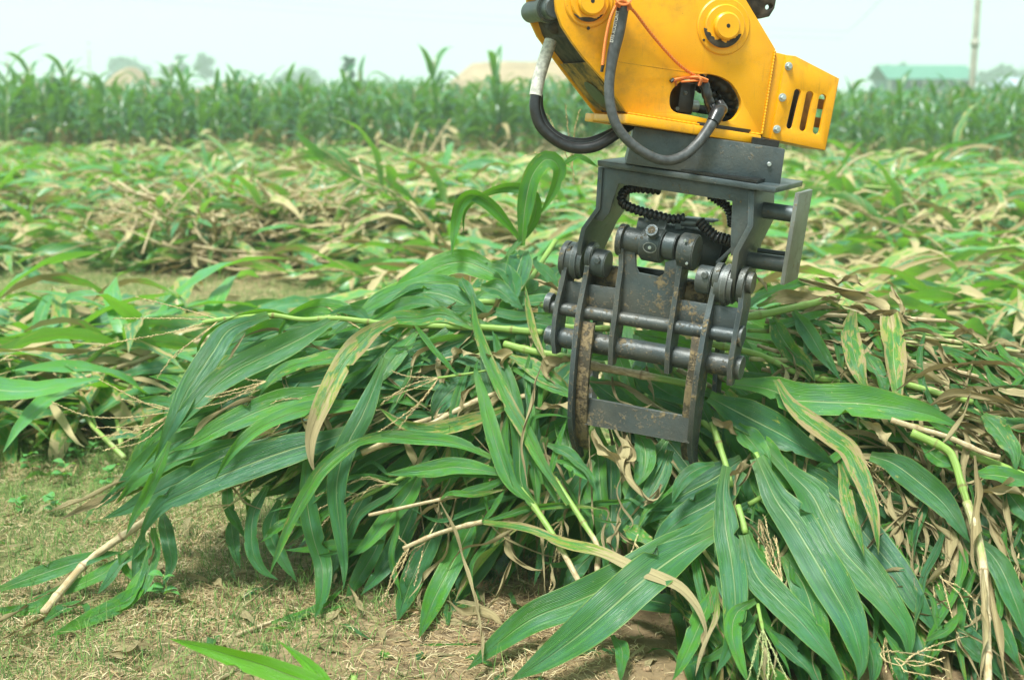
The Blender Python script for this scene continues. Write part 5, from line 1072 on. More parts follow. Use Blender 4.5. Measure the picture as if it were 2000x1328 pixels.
hero_leaf(p, [(1525, 890), (1606, 950), (1655, 999), (1700, 1055), (1756, 1124), (1795, 1185), (1838, 1250)], 76, 3.8, hue=.1); hero_leaf(p, [(1452, 1045), (1475, 1119), (1520, 1171), (1569, 1220), (1617, 1280), (1650, 1330)], 66, 7.5, hue=.3, tw=(.2, 0))
hero_leaf(p, [(1531, 1085), (1569, 1141), (1595, 1216), (1622, 1295)], 66, 4.5, hue=.5); hero_leaf(p, [(1440, 850), (1475, 870), (1515, 915), (1555, 960)], 62, 4.5, hue=.8)
hero_leaf(p, [(1475, 1172), (1440, 1195), (1430, 1235), (1443, 1290), (1462, 1335)], 40, 8.5, hue=.8, tw=(.5, .1)); hero_leaf(p, [(1396, 1145), (1376, 1197), (1346, 1265), (1312, 1330)], 46, 4.5, hue=.75)
hero_leaf(p, [(1500, 1230), (1540, 1270), (1580, 1310), (1610, 1360)], 44, 2.5, hue=.2); hero_leaf(p, [(1690, 1240), (1705, 1290), (1700, 1340)], 44, 2.5, hue=.3); hero_leaf(p, [(1620, 1010), (1700, 1090), (1760, 1150), (1790, 1230)], 60, 1.5, hue=.1)
hero_leaf(p, [(1402, 1150), (1398, 1210), (1372, 1270), (1358, 1320)], 14, 8, dry=(.3, 1)); hero_leaf(p, [(1400, 1060), (1420, 1140), (1460, 1230), (1480, 1320)], 50, 2, hue=.2)
stalk_part(p, [(1475, 885), (1495, 925)], .009, 6, 0); stalk_part(p, [(1555, 945), (1500, 965), (1462, 985)], .009, 3, .0)
p = plant('cut corn plant whose thin tassels dangle between the broad lower right leaves', (1500, 1200))
stalk_part(p, [(1480, 1180), (1490, 1230)], .005, 8, .1); tassel_part(p, (1490, 1228), [(1462, 1325), (1478, 1335), (1500, 1330), (1515, 1322), (1540, 1330), ((1480, 1260), (1470, 1300))], 9, .0032, M_TASSELG)
tassel_part(p, (1528, 1135), [((1510, 1080), (1493, 1008)), ((1500, 1090), (1496, 1070)), ((1522, 1090), (1516, 1055)), ((1505, 1110), (1495, 1080)), ((1518, 1070), (1512, 1050))], 7)
hero_leaf(p, [(1480, 1200), (1450, 1240), (1400, 1280), (1340, 1300)], 26, 5, hue=.6)
p = plant('cut corn plant with a spotted pale leaf hanging across the right side of the pile', (1560, 770))
hero_leaf(p, [(1515, 742), (1545, 791), (1581, 824), (1626, 856), (1658, 880), (1676, 916), (1692, 954), (1707, 1010), (1716, 1083)], 44, 10, dry=(0, .15, .25, .1, .05, .3), hue=.7, les=.9, tw=(.2, 0, .2), label='pale leaf with brown patches')
hero_leaf(p, [(1640, 905), (1655, 972), (1674, 1040), (1688, 1088)], 30, 8.6, dry=(.25, .1, .2), hue=.8, les=.8)
hero_leaf(p, [(1425, 748), (1505, 761), (1545, 780), (1611, 785), (1686, 788), (1761, 798), (1822, 812), (1884, 838)], 78, 7.5, hue=.85, tw=(.1, .1, .0), les=.3, ruf=.05, label='broad bright green leaf lying level and pointing right')
hero_leaf(p, [(1385, 775), (1455, 812), (1520, 845), (1581, 881), (1632, 908)], 78, 5.5, hue=.15, les=.3, tw=(0, .1), label='dark leaf with a white midrib'); hero_leaf(p, [(1440, 830), (1475, 872), (1508, 915)], 52, 5.6, hue=.7)
hero_leaf(p, [(1440, 780), (1500, 800), (1550, 840), (1600, 860)], 60, 3, hue=.1); hero_leaf(p, [(1390, 815), (1410, 830), (1440, 850)], 30, 5.6, dry=D1)
stalk_part(p, [(1370, 668), (1400, 674), (1484, 694), (1563, 731), (1640, 745)], .0105, 3.4, (.1, .3, .1))
p = plant('cut corn plant with two upright spotted leaves behind the level bright leaf', (1700, 640))
hero_leaf(p, [(1692, 760), (1680, 731), (1668, 689), (1660, 645), (1667, 608)], 42, 6, dry=(.2, .2, .2, .5), hue=.6, les=.9, cut=.1); hero_leaf(p, [(1755, 785), (1750, 740), (1745, 700), (1744, 662), (1738, 618)], 54, 6, dry=(.2, .2, .35, .5), hue=.7, les=1., cut=.3, label='upright leaf with a yellow midrib and reddish brown patch')
hero_leaf(p, [(1550, 608), (1581, 650), (1611, 701), (1645, 748)], 38, 5.5, hue=.35, les=.1); hero_leaf(p, [(1508, 622), (1535, 671), (1575, 713), (1592, 745)], 42, 4.6, dry=(.3, .3, .2), hue=.5, les=.7); hero_leaf(p, [(1690, 690), (1720, 740), (1735, 775)], 36, 5, hue=.5)
hero_leaf(p, [(1680, 655), (1760, 640), (1830, 655), (1890, 668)], 30, 2, hue=.9); hero_leaf(p, [(1457, 604), (1487, 578), (1530, 565), (1569, 553), (1625, 568)], 26, 3.4, dry=(0, .2, .5), hue=.8); hero_leaf(p, [(1480, 600), (1540, 580), (1600, 590), (1650, 585)], 34, 2.4, dry=(.4, 1), hue=.5)
stalk_part(p, [(1700, 700, .1), (1600, 690, .1), (1500, 680, .1)], .011, 0, .3)
hero_leaf(p, [(1440, 560), (1460, 530), (1480, 545), (1500, 570)], 24, 5, dry=D1)
p = plant('cut corn plant with yellow green stalk ending in a husk right of the grapple', (1540, 600))
stalk_part(p, [(1440, 622), (1500, 612), (1581, 594), (1638, 578)], .0125, 5, (.2, .35, .3)); hero_leaf(p, [(1600, 588), (1625, 578), (1640, 575)], 22, 6.4, dry=D1)
for q in ([(1630, 570), (1680, 590), (1720, 605), (1745, 640)], [(1560, 545), (1620, 560), (1690, 575), (1740, 600)], [(1600, 545), (1660, 548), (1690, 560)], [(1660, 600), (1720, 610), (1780, 640)], [(1740, 560), (1760, 600), (1745, 640)]): hero_leaf(p, q, 24, 4.5, dry=D1)
p = plant('cut corn plant with long dry arching leaves at the right edge of the pile', (1850, 740))
hero_leaf(p, [(1752, 763), (1792, 737), (1837, 719), (1897, 710), (1957, 713), (2020, 724)], 16, 8, dry=D1, tw=(.2, .5)); hero_leaf(p, [(1800, 800), (1870, 775), (1940, 782), (2030, 805)], 22, 7, dry=D1); hero_leaf(p, [(1750, 800), (1840, 790), (1920, 765), (2010, 750)], 24, 4, dry=D1)
hero_leaf(p, [(1870, 830), (1890, 860), (1885, 920), (1895, 990)], 26, 6.4, dry=D1); hero_leaf(p, [(1880, 800), (1895, 770), (1880, 820), (1850, 860), (1800, 890)], 12, 8, dry=D1)
stalk_part(p, [(1700, 735), (1776, 752), (1846, 772), (1900, 785)], .0105, 4, .35); stalk_part(p, [(1740, 820), (1790, 836), (1852, 854), (1921, 884), (1953, 893)], .0115, 7.5, (.9, .9, .8), label if False else None) if False else stalk_part(p, [(1740, 820), (1790, 836), (1852, 854), (1921, 884), (1953, 893)], .0088, 7.5, (.7, .9, .6))
hero_leaf(p, [(1610, 850), (1680, 845), (1740, 870), (1760, 905)], 26, 4, dry=D1); hero_leaf(p, [(1680, 820), (1710, 840), (1733, 872)], 30, 6, dry=D1)
p = plant('cut corn plant with the thick pale stalk broken downwards near the right edge', (1880, 950))
stalk_part(p, [(1780, 845), (1846, 876), (1864, 900), (1876, 940), (1890, 985)], .0125, 8, (.1, .25)); stalk_part(p, [(1888, 980), (1902, 1020), (1912, 1060), (1920, 1104), (1926, 1200), (1930, 1335)], .0125, 9, (.5, .55, .8, .95))
hero_leaf(p, [(1865, 880), (1880, 960), (1912, 1080), (1940, 1200), (1965, 1340)], 34, 7.6, dry=D1); hero_leaf(p, [(1905, 890), (1908, 960), (1900, 1040), (1905, 1120)], 26, 9.6, dry=D1, label='dry sheath against the pale stalk'); hero_leaf(p, [(1918, 1110), (1925, 1200), (1915, 1335)], 34, 10.4, dry=D1)
hero_leaf(p, [(1700, 890), (1745, 905), (1800, 945), (1850, 990), (1895, 1060)], 62, 6.5, hue=.3, les=.2, label='blue green leaf crossing to the thick stalk'); hero_leaf(p, [(1905, 1050), (1950, 1100), (1985, 1180), (2010, 1260)], 52, 6, hue=.25)
hero_leaf(p, [(1800, 870), (1840, 900), (1880, 910)], 30, 7, hue=.8); hero_leaf(p, [(1905, 925), (1960, 930), (2030, 945)], 44, 7, hue=.8); hero_leaf(p, [(1910, 960), (1970, 962), (2030, 975)], 34, 6.4, dry=D1)
p = plant('cut corn plant with green stalk leaving the picture at the right edge', (1960, 910))
stalk_part(p, [(1870, 865), (1912, 893), (1960, 912), (2040, 945)], .012, 6, .05); hero_leaf(p, [(1920, 810), (1950, 840), (1975, 880), (1985, 920)], 50, 7, hue=.5, les=.5); hero_leaf(p, [(1960, 860), (1990, 900), (2030, 930)], 30, 5, hue=.7)
hero_leaf(p, [(1940, 820), (1980, 830), (2030, 830)], 36, 4.5, hue=.5); hero_leaf(p, [(1950, 760), (1990, 770), (2040, 765)], 24, 6, dry=(.5, 1)); hero_leaf(p, [(1960, 950), (2000, 1000), (2040, 1040)], 44, 4.5, hue=.3)
hero_leaf(p, [(1920, 1180), (1960, 1240), (1990, 1300)], 40, 4.5, hue=.3)
p = plant('cut corn plant with crumpled dry leaves hanging in the right of the pile', (1780, 960))
for q, w in (([(1730, 930), (1745, 990), (1760, 1040), (1745, 1090)], 34), ([(1700, 930), (1735, 985), (1790, 1010), (1810, 1060), (1795, 1130)], 16), ([(1760, 960), (1800, 1000), (1790, 1050)], 30), ([(1840, 1000), (1850, 1060), (1845, 1110), (1800, 1150), (1790, 1170)], 26), ([(1860, 1020), (1868, 1090), (1850, 1150)], 30), ([(1930, 1010), (1955, 1060), (1980, 1120), (1985, 1140)], 26), ([(1770, 1040), (1782, 1100), (1790, 1160)], 14), ([(1720, 900), (1700, 930), (1690, 970)], 24)): hero_leaf(p, q, w, 3.8, dry=D1)
tassel_part(p, (1800, 1080, .0), [(1880, 1190), (1895, 1170), (1850, 1180), (1830, 1200), (1820, 1150)], 2); tassel_part(p, (1990, 1080), [(1975, 1200), (1990, 1220)], 3)
hero_leaf(p, [(1640, 920), (1700, 960), (1740, 1020)], 50, 1.5, hue=.2); hero_leaf(p, [(1810, 1250), (1850, 1230), (1880, 1190)], 22, 5, hue=.8)
hero_leaf(p, [(1810, 1220), (1870, 1250), (1930, 1300)], 50, 2.5, hue=.2); hero_leaf(p, [(1760, 1170), (1830, 1200), (1900, 1260), (1960, 1330)], 60, 1.5, hue=.15)
p = plant('cut corn plant whose curled straw coloured tassel lies in a nest at the bottom right', (1800, 1290))
tassel_part(p, (1760, 1300), [((1800, 1270), (1885, 1242)), ((1790, 1275), (1830, 1268), (1860, 1272)), ((1730, 1290), (1725, 1272), (1800, 1278), (1840, 1290)), ((1780, 1290), (1830, 1300), (1855, 1310)), ((1750, 1285), (1790, 1300), (1840, 1285)), ((1770, 1310), (1820, 1320), (1850, 1330))], 6)
hero_leaf(p, [(1745, 1280), (1760, 1310), (1770, 1345)], 30, 3, hue=.3)
# --- gripped stalks inside the jaw
p = plant('cut corn plant with a tan jointed stalk clamped between the tines', (1240, 730))
stalk_part(p, [(1120, 700), (1157, 714), (1210, 724), (1257, 733), (1335, 748), (1380, 756)], .0125, 5.5, (.9, .9, .9, .1, .0)); hero_leaf(p, [(1195, 735), (1195, 755), (1210, 785), (1250, 800), (1280, 785)], 14, 4, dry=D1, tw=(.3, 1.)); hero_leaf(p, [(1262, 715), (1275, 760), (1278, 785)], 20, 3.4, dry=D1)
hero_leaf(p, [(1150, 745), (1220, 755), (1290, 795), (1330, 810)], 22, 2, dry=D1); hero_leaf(p, [(1235, 720), (1300, 765), (1360, 790)], 56, .5, hue=.15); hero_leaf(p, [(1150, 740), (1220, 790), (1290, 830)], 50, -.5, hue=.2)
hero_leaf(p, [(1240, 650), (1300, 662), (1360, 680), (1400, 690)], 36, 1, hue=.8); hero_leaf(p, [(1150, 700), (1190, 690), (1250, 690)], 30, .5, hue=.2)
p = plant('cut corn plant with bunched dry leaves hanging below the jaw crossbar', (1200, 870))
for q, w in (([(1160, 840), (1185, 880), (1210, 910), (1225, 930)], 40), ([(1200, 840), (1215, 875), (1205, 900), (1230, 940), (1270, 975), (1295, 960)], 32), ([(1225, 850), (1235, 880), (1215, 905)], 22), ([(1150, 850), (1152, 910), (1158, 980), (1160, 1030)], 9), ([(1165, 885), (1150, 900), (1148, 960)], 8), ([(1110, 880), (1130, 920), (1130, 990), (1135, 1040)], 8), ([(1290, 945), (1280, 975), (1255, 990)], 18)): hero_leaf(p, q, w, 4.6, dry=D1)
hero_leaf(p, [(1245, 845), (1260, 880), (1255, 930), (1230, 960)], 50, 2.5, hue=.6); hero_leaf(p, [(1310, 880), (1290, 930), (1265, 980), (1250, 1030)], 46, 2, hue=.3); hero_leaf(p, [(1300, 860), (1270, 910), (1230, 990), (1205, 1040)], 50, 1.4, hue=.25)
hero_leaf(p, [(1160, 900), (1130, 940), (1100, 990), (1080, 1020)], 34, .5, hue=.2); hero_leaf(p, [(1290, 960), (1250, 1000), (1200, 1060)], 60, 1, hue=.2)
for q, w, h in (([(1070, 868), (1105, 884), (1140, 915), (1165, 960)], 30, .4), ([(1085, 900), (1125, 915), (1160, 945)], 26, .8), ([(1395, 905), (1358, 918), (1328, 945), (1312, 985)], 30, .3)): hero_leaf(p, q, w, 7.5, hue=h)
p = plant('cut corn plant with curling dead leaves in the dark hollow below the pile', (1010, 1080))
for q, w in (([(995, 1015), (998, 1071), (1022, 1103), (1058, 1114), (1078, 1098)], 20), ([(1002, 1086), (984, 1128), (967, 1170), (944, 1200)], 20), ([(875, 1174), (903, 1198), (938, 1204), (974, 1216), (993, 1232)], 24), ([(1120, 980), (1102, 1010), (1110, 1050)], 10), ([(1160, 990), (1188, 1000), (1180, 1040), (1185, 1090)], 8), ([(1075, 1100), (1085, 1140), (1070, 1165)], 12), ([(1190, 1010), (1205, 1060), (1195, 1100)], 9), ([(880, 935), (855, 990), (862, 1030)], 12), ([(680, 1140), (700, 1180), (730, 1200)], 14)): hero_leaf(p, q, w, 3.5, dry=D1)
hero_leaf(p, [(1220, 1030), (1260, 1055), (1290, 1068)], 38, 3, hue=.9, les=.6)
hero_leaf(p, [(1160, 1080), (1130, 1110), (1100, 1160)], 40, -2, hue=.2)
# --- left low end: broken tan stalk and leaves on the ground
p = plant('cut corn plant with a thick tan stalk slanting down to the ground at far left', (180, 1080), group=None)
stalk_part(p, [(85, 1196), (159, 1108), (211, 1066), (264, 1030), (330, 985), (420, 940, .05)], .0125, 1.2, 1., r1=.0105)
for q, w, h in (([(0, 1150), (88, 1118), (176, 1090), (240, 1078)], 40, .4), ([(290, 1130), (247, 1172), (170, 1210), (95, 1243)], 40, .9), ([(85, 1214), (123, 1190), (160, 1182), (174, 1214)], 26, .5), ([(290, 1100), (262, 1150), (240, 1180), (170, 1200)], 34, .9), ([(250, 1080), (200, 1120), (130, 1150), (60, 1170)], 34, .7), ([(280, 1040), (268, 1090), (262, 1140)], 30, .2), ([(230, 1080), (245, 1110), (270, 1140)], 18, .8), ([(290, 1060), (240, 1100), (190, 1160)], 34, .3), ([(120, 1160), (60, 1190), (-20, 1190)], 30, .8), ([(300, 1030), (300, 1080), (275, 1150), (230, 1185)], 34, .5)): hero_leaf(p, q, w, 1, hue=h)
for q, w in (([(60, 1180), (10, 1210), (-40, 1225)], 16), ([(90, 1205), (50, 1225), (0, 1250)], 16), ([(150, 1110), (110, 1150), (60, 1175)], 12), ([(200, 1165), (150, 1180), (100, 1185)], 12), ([(290, 1040), (300, 1080), (285, 1120)], 12), ([(95, 1225), (60, 1240), (20, 1246)], 12)): hero_leaf(p, q, w, 1.4, dry=D1)
def loose(label, pts, w, lay=0, name='loose_leaf', **k):
    o = hero_leaf(None, pts, w, lay, name=name, **k); P = leafpath([pts[0]], lay)[0]
    V = np.zeros(len(o.data.vertices)*3, np.float32); o.data.vertices.foreach_get('co', V); V = (V.reshape(-1, 3)-P.astype(np.float32)).ravel(); o.data.vertices.foreach_set('co', V); o.location = P; tag(o, label, 'leaf'); return o
loose('curled dry brown corn leaf lying on the ground at lower left', [(205, 1275), (235, 1278), (262, 1270), (283, 1245)], 28, 1, dry=D1); loose('dark crinkled dead leaf just behind the curled brown one at lower left', [(258, 1250), (270, 1255), (284, 1262)], 16, 1.4, dry=D1)
loose('small grey crumpled leaf on the ground under the left part of the pile', [(415, 1138), (430, 1145), (446, 1156)], 18, .5, dry=D1)
loose('narrow bright green blade lying level on the litter in the lower centre', [(820, 1258), (880, 1259), (952, 1257)], 8, .5, hue=1.); loose('thin dry leaf strip trailing from the pile to the ground at lower left', [(540, 1135), (500, 1165), (466, 1190), (457, 1235)], 9, 1, dry=D1)
loose('thin dry straw coloured strip on the litter near the bottom centre', [(738, 1278), (728, 1305), (715, 1325)], 7, .5, dry=D1); loose('long brown strip lying flat on the litter right of the curled leaf', [(600, 1243), (680, 1246), (760, 1240)], 8, .3, dry=D1)
loose('green leaf lying low between pile and ground in the lower centre', [(1195, 1240), (1215, 1270), (1212, 1330)], 34, 0, hue=.5); loose('dry twisted leaf hanging to the soil beside the rippled leaf', [(1377, 1225), (1372, 1270), (1360, 1300)], 10, 6, dry=D1)
p = plant('bent tan stalk lying on the litter with green leaves at its right end', (560, 1215), name='cut_corn_plant', group=None)
stalk_part(p, [(462, 1240), (500, 1225), (540, 1212), (600, 1200)], .0062, .3, (1, .9, .1)); hero_leaf(p, [(530, 1216), (590, 1200), (630, 1180), (670, 1150)], 20, .6, hue=.9); hero_leaf(p, [(560, 1212), (620, 1195), (680, 1180)], 16, .4, hue=.9)
r_w = random.Random(9)
# out of focus young corn leaves right in front of the camera
for k, (x, y) in enumerate(((150, 905), (185, 890), (125, 945), (60, 930), (40, 1010), (215, 960), (105, 1015), (320, 1180))):
    D = gdist(y); b = at(x, y, D); root = thing('weed', 'small round leaved green weed growing ' + ('beside the tassels at far left', 'just left of the tassel tips', 'below the cut row at far left', 'in the grass at far left', 'at the left edge above the fallen leaves', 'under the left tip of the pile', 'left of the tan stalk', 'right of the slanting tan stalk base')[k], 'weed', b, 'small weeds in the grass')
    m = MB(); tube(m, [b, b+np.array([.01, 0, .05]), b+np.array([.0, .01, .09])], .0015, 5, 5, info=(0, .5, 0)); part(m, 'stem', M_STALK, root)
    for q in range(7):
        a = r_w.uniform(0, 6.3); h = r_w.uniform(.03, .09); m = MB(); c0 = b+np.array([0, 0, h]); P = arch(c0, a, .5, r_w.uniform(.035, .06), 1.2, 6); ribbon(m, P, .034, (0, 0, 1), 6, (0, .2), .2, .0, q, (0, 0), 1., .3, 2, bites=0); part(m, 'leaf', M_FOLD, root)
def near_leaf(root, pts, w, D, hue=1.):
    P = np.array([at(x, y, d) for (x, y), d in zip(pts, D)]); mb = MB(); LF_ID[0] += 1
    ribbon(mb, P, w/F*np.mean(D), seenormal(spline(P, 26), up=-.2), 26, (.1, .2), .3, .03, LF_ID[0], (0, 0), hue, .1, 8); part(mb, 'leaf', M_YOUNG, root)
p = thing('young_corn_plant', 'bright green out of focus corn shoot at the bottom edge left of centre', 'corn plant', (at(640, 1500, 2.8)[0], 2.8, 0))
near_leaf(p, [(720, 1480), (640, 1358), (540, 1308), (440, 1276), (330, 1246)], 58, [2.8, 2.82, 2.88, 2.95, 3.02]); near_leaf(p, [(700, 1500), (640, 1345), (595, 1290), (543, 1250)], 34, [2.8, 2.84, 2.9, 2.94]); near_leaf(p, [(720, 1500), (655, 1360), (610, 1296), (568, 1266)], 24, [2.82, 2.88, 2.95, 3.0])
m = MB(); tube(m, [(p.location[0]+.05, 2.8, 0), (p.location[0]+.05, 2.8, .18), (p.location[0]+.06, 2.8, .3)], [.011, .01, .006], 8, 8, info=(0, .5, 0)); part(m, 'stalk', M_STALK, p)
# --- the rest of the pile behind and between the traced plants
SIL = [(215, 1000), (250, 900), (330, 815), (400, 690), (530, 615), (700, 600), (800, 560), (870, 530), (1000, 515), (1100, 530), (1300, 560), (1480, 570), (1640, 580), (1760, 630), (2150, 700), (2150, 1420), (1330, 1400), (1370, 1200), (1250, 1175), (1130, 1165), (1000, 1170), (830, 1180), (700, 1150), (620, 1160), (560, 1080), (500, 1020), (430, 960), (330, 1000)]
def inside(x, y, poly=SIL):
    c = False; n = len(poly)
    for i in range(n):
        x1, y1 = poly[i]; x2, y2 = poly[i-1]
        if (y1 > y) != (y2 > y) and x < (x2-x1)*(y-y1)/(y2-y1)+x1: c = not c
    return c
r = random.Random(77)
LMK = [(280, 900, 'at the left tip of the pile'), (450, 700, 'under the thin green stalk'), (600, 900, 'behind the brown striped leaf'), (560, 1020, 'over the hollow at left'), (750, 620, 'at the top left of the pile'), (760, 1050, 'over the bare brown stalks'), (850, 800, 'by the two drooping tassels'), (950, 560, 'below the looping leaves'), (960, 1000, 'left of the bright fan'), (1060, 750, 'left of the left tine'), (1240, 600, 'behind the grapple panel'), (1230, 950, 'below the jaw crossbar'), (1450, 950, 'right of the right tine'), (1500, 700, 'just right of the grapple'), (1550, 1150, 'under the broad fanning leaves'), (1700, 650, 'by the upright spotted leaves'), (1750, 850, 'below the level bright leaf'), (1780, 1050, 'among the crumpled dry leaves'), (1900, 760, 'under the dry arching leaves'), (1900, 1200, 'beside the thick pale stalk'), (1700, 1280, 'at the lower right by the tassel nest'), (2080, 1000, 'outside the right edge')]
def flow(x, y):
    L = np.array([-1., np.interp(y, [550, 700, 850, 1000], [.18, .35, .55, 1.6])]); R = np.array([np.interp(y, [600, 800, 950, 1150], [1, .8, .55, .35]), np.interp(y, [600, 800, 1000], [.25, .6, 1.])]); Cc = np.array([-.25 if x < 1150 else .1, 1.])
    if x < 1100: t = np.clip((x-700)/400, 0, 1); v = L*(1-t)+Cc*t
    else: t = np.clip((x-1150)/300, 0, 1); v = Cc*(1-t)+R*t
    return v/np.linalg.norm(v)
def filler(n, o0, o1, wmul, dryp, tag_, box=(230, 2120, 520, 1330)):
    made = 0; root = None; tries = 0; cnt = 0
    while made < n and tries < n*30:
        tries += 1; x, y = r.uniform(*box[:2]), r.uniform(*box[2:])
        if not inside(x, y): continue
        f = flow(x, y); a = math.atan2(f[1], f[0])+r.gauss(0, .42); L = r.uniform(220, 430)*(.75 if y > 1050 else 1); pts = [(x, y)]; off = r.uniform(o0, o1); ok = True; N_ = 5
        for k in range(N_):
            a2 = a+(math.pi/2-a if abs(a) < 3.2 else 0)*.10*k*r.uniform(.3, 1) if x > 1100 else a+(math.pi/2-a)*.07*k*r.uniform(.3, 1)
            q = (pts[-1][0]+math.cos(a2)*L/N_, pts[-1][1]+math.sin(a2)*L/N_); pts.append(q)
        e, e2 = pts[-1], pts[-2]
        if not (inside(*e) and inside(*e2)): continue
        if any(1075 < a_ < 1455 and b_ < 700 for a_, b_ in pts) and off < .12: continue
        if any(1095 < a_ < 1400 and b_ < 900 for a_, b_ in pts) and off < .06: off += .08
        if made % 7 == 0:
            cnt += 1; anchor = leafpath([pts[0]], 0)[0]
            side = min(LMK, key=lambda q: (q[0]-x)**2+(q[1]-y)**2)[2]
            root = thing('cut_corn_plant', {'front': 'cut corn plant half hidden by top leaves %s', 'mid': 'cut corn plant mostly buried %s', 'back': 'cut corn plant deep at the back %s'}[tag_] % side, 'corn plant', anchor, 'half buried cut corn plants in the pile'); bx = []
            stp = [(x-f[0]*150, y-f[1]*110, off+.03), (x, y, off+.05), (x+f[0]*110, y+f[1]*90, off+.05)]; stalk_part(root, stp, r.uniform(.008, .012), 0, r.choice([.1, .3, .9]), n=24)
            if r.random() < .45: ex = (x+f[0]*100, y+f[1]*80, off-.02); tassel_part(root, ex, [(ex[0]+f[0]*r.uniform(50, 120)+r.uniform(-25, 25), ex[1]+f[1]*r.uniform(50, 120)+r.uniform(-25, 25), off-.03) for _ in range(5)], 0)
        made += 1; d = D1 if r.random() < dryp*(2.6 if x > 1560 else 1.6 if x > 1050 and y < 1000 else 1) else ((.1, .5) if r.random() < .15 else D0)
        hero_leaf(root, [(a_, b_, off+r.uniform(-.02, .02)) for a_, b_ in pts], r.uniform(30, 76)*wmul*(.5 if d == D1 else 1), 0, dry=d, hue=r.random(), les=r.random()**2, n=20, ruf=None, up=.5, **({} if d == D1 or r.random() > .3 else {'tw': (0, r.uniform(-.5, .5), r.uniform(-2, 2), r.uniform(-2.5, 2.5)), 'fold': r.uniform(.3, .9)}))
filler(210, .00, .07, .85, .10, 'front'); filler(230, .07, .20, 1.0, .14, 'mid'); filler(150, .20, .5, 1.25, .15, 'back'); filler(70, .15, .6, 1.1, .2, 'back', (860, 1360, 800, 1020)); filler(60, .02, .16, .9, .1, 'mid', (380, 900, 640, 960)); filler(40, .04, .3, 1., .15, 'mid', (480, 900, 850, 1020))
BR = 'bare stalks gripped in the pile'
for k in range(46):
    rt = k % 4 != 0
    if rt: x, y = r.uniform(1450, 1700), r.uniform(600, 800); a = r.uniform(.02, .38); L = r.uniform(220, 480)
    else: x, y = r.uniform(760, 1040), r.uniform(640, 980); a = math.pi-r.uniform(.0, .5); L = r.uniform(160, 330)
    q = [(x-math.cos(a)*60, y-math.sin(a)*60), (x, y), (x+math.cos(a)*L*.5, y+math.sin(a)*L*.5+r.uniform(-8, 8)), (x+math.cos(a)*L, y+math.sin(a)*L)]
    if any(1078 < e[0] < 1455 and e[1] < 905 for e in q): q = q[1:]
    dd = r.choice([.1, .5, .9, 1.]); side = min(LMK, key=lambda e: (e[0]-q[-1][0])**2+(e[1]-q[-1][1])**2)[2]
    root = thing('cut_corn_stalk', '%s corn stalk lying %s' % ('yellow green' if dd < .4 else 'mottled' if dd < .7 else 'bare tan', side), 'corn stalk', leafpath([q[0]], 0)[0], BR)
    stalk_part(root, q, r.uniform(.004, .0095), r.uniform(.5, 3), dd)
    for i in range(3):
        e = q[1+i % (len(q)-1)]; a2 = a+r.uniform(-.6, .6); l = r.uniform(60, 170); hero_leaf(root, [e, (e[0]+math.cos(a2)*l*.5, e[1]+math.sin(a2)*l*.5-6), (e[0]+math.cos(a2)*l, e[1]+math.sin(a2)*l+25)], r.uniform(12, 26), r.uniform(1.5, 4), dry=D1 if r.random() < (.85 if rt else .4) else D0, n=20)
TG = 'torn leaf strips caught on the pile'
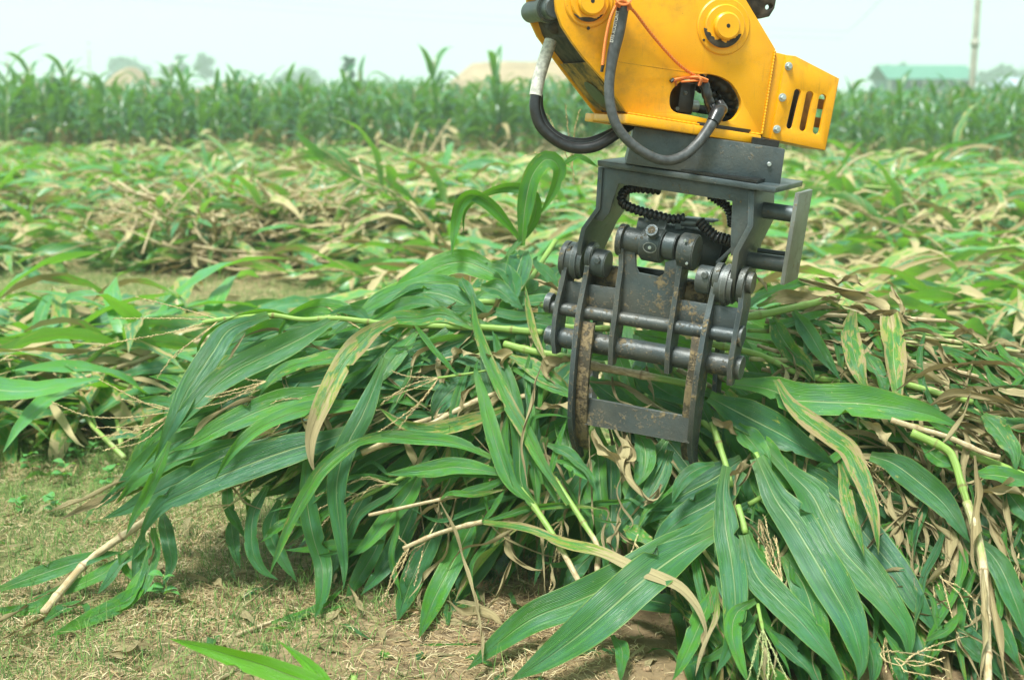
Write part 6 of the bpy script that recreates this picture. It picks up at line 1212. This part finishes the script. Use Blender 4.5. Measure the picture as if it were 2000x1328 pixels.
def strips(n):
    k = 0; t = 0
    while k < n and t < n*40:
        t += 1; x, y = (r.uniform(240, 2050), r.uniform(560, 1250)) if r.random() < .6 else (r.uniform(1470, 2050), r.uniform(590, 1150))
        if not inside(x, y): continue
        f = flow(x, y); a = math.atan2(f[1], f[0])+r.gauss(0, .9); L = r.uniform(90, 300); q = [(x, y)]
        for i in range(4): a += r.gauss(0, .35)+.12*math.sin(math.pi/2-a); q.append((q[-1][0]+math.cos(a)*L/4, q[-1][1]+math.sin(a)*L/4))
        if not all(inside(*e) for e in q) or any(1080 < e[0] < 1460 and e[1] < 905 for e in q): continue
        isd = r.random() < (.7 if x > 1500 else .5); side = min(LMK, key=lambda e: (e[0]-x)**2+(e[1]-y)**2)[2]; P0 = leafpath([q[0]], 2)[0]
        col = 'dry straw coloured' if isd else 'narrow green'
        root = thing('leaf_strip', '%s torn leaf strip caught %s' % (col, side), 'leaf', P0, TG)
        hero_leaf(root, q, r.uniform(7, 20) if isd else r.uniform(9, 26), r.uniform(2, 4.5), dry=D1 if isd else ((0, .4) if r.random() < .4 else D0), hue=r.random()**.6, n=20); k += 1
strips(300)
for (x, y, tips) in ((520, 905, [(430, 960), (420, 930), (450, 985), (400, 945)]), (700, 965, [(610, 1000), (625, 1030), (600, 975), (660, 1050)]), (760, 945, [(690, 940), (665, 950), (700, 975)]), (1690, 900, [(1740, 960), (1760, 940), (1720, 985)]), (610, 780, [(520, 830), (505, 800), (530, 850)]), (830, 1060, [(790, 1130), (810, 1140), (775, 1110)]), (450, 985, [(360, 1040), (380, 1060), (345, 1020)]), (1840, 1130, [(1900, 1220), (1870, 1240), (1920, 1190)]), (1240, 1060, [(1225, 1100), (1250, 1115), (1270, 1100)]), (700, 640, [(640, 600), (660, 590), (620, 620)])):
    side = min(LMK, key=lambda e: (e[0]-x)**2+(e[1]-y)**2)[2]; root = thing('tassel', 'loose feathery corn tassel ' + side, 'tassel', leafpath([(x, y)], 3)[0], 'loose tassels on the pile'); tassel_part(root, (x, y), tips, 4); stalk_part(root, [(x, y), (x*2-tips[0][0], y*2-tips[0][1], .06)], .003, 4, .5)
# ------------------------------------------------------------------ air
def haze():
    mb = MB(); x, y0, y1, z0, z1 = 420., -30., 560., -1., 30.
    V = [(-x, y0, z0), (x, y0, z0), (x, y1, z0), (-x, y1, z0), (-x, y0, z1), (x, y0, z1), (x, y1, z1), (-x, y1, z1)]
    mb.add(V, [[0, 3, 2, 1], [4, 5, 6, 7], [0, 1, 5, 4], [1, 2, 6, 5], [2, 3, 7, 6], [3, 0, 4, 7]])
    m, nt, o = mat('haze_air'); pv = nt.nodes.new('ShaderNodeVolumePrincipled'); pv.inputs['Color'].default_value = (.88, 1, .97, 1); pv.inputs['Density'].default_value = .0019; pv.inputs['Anisotropy'].default_value = .2
    nt.links.new(pv.outputs[0], o.inputs['Volume']); tag(link('haze', mb.mesh('haze', m, False)), kind='stuff')
haze()
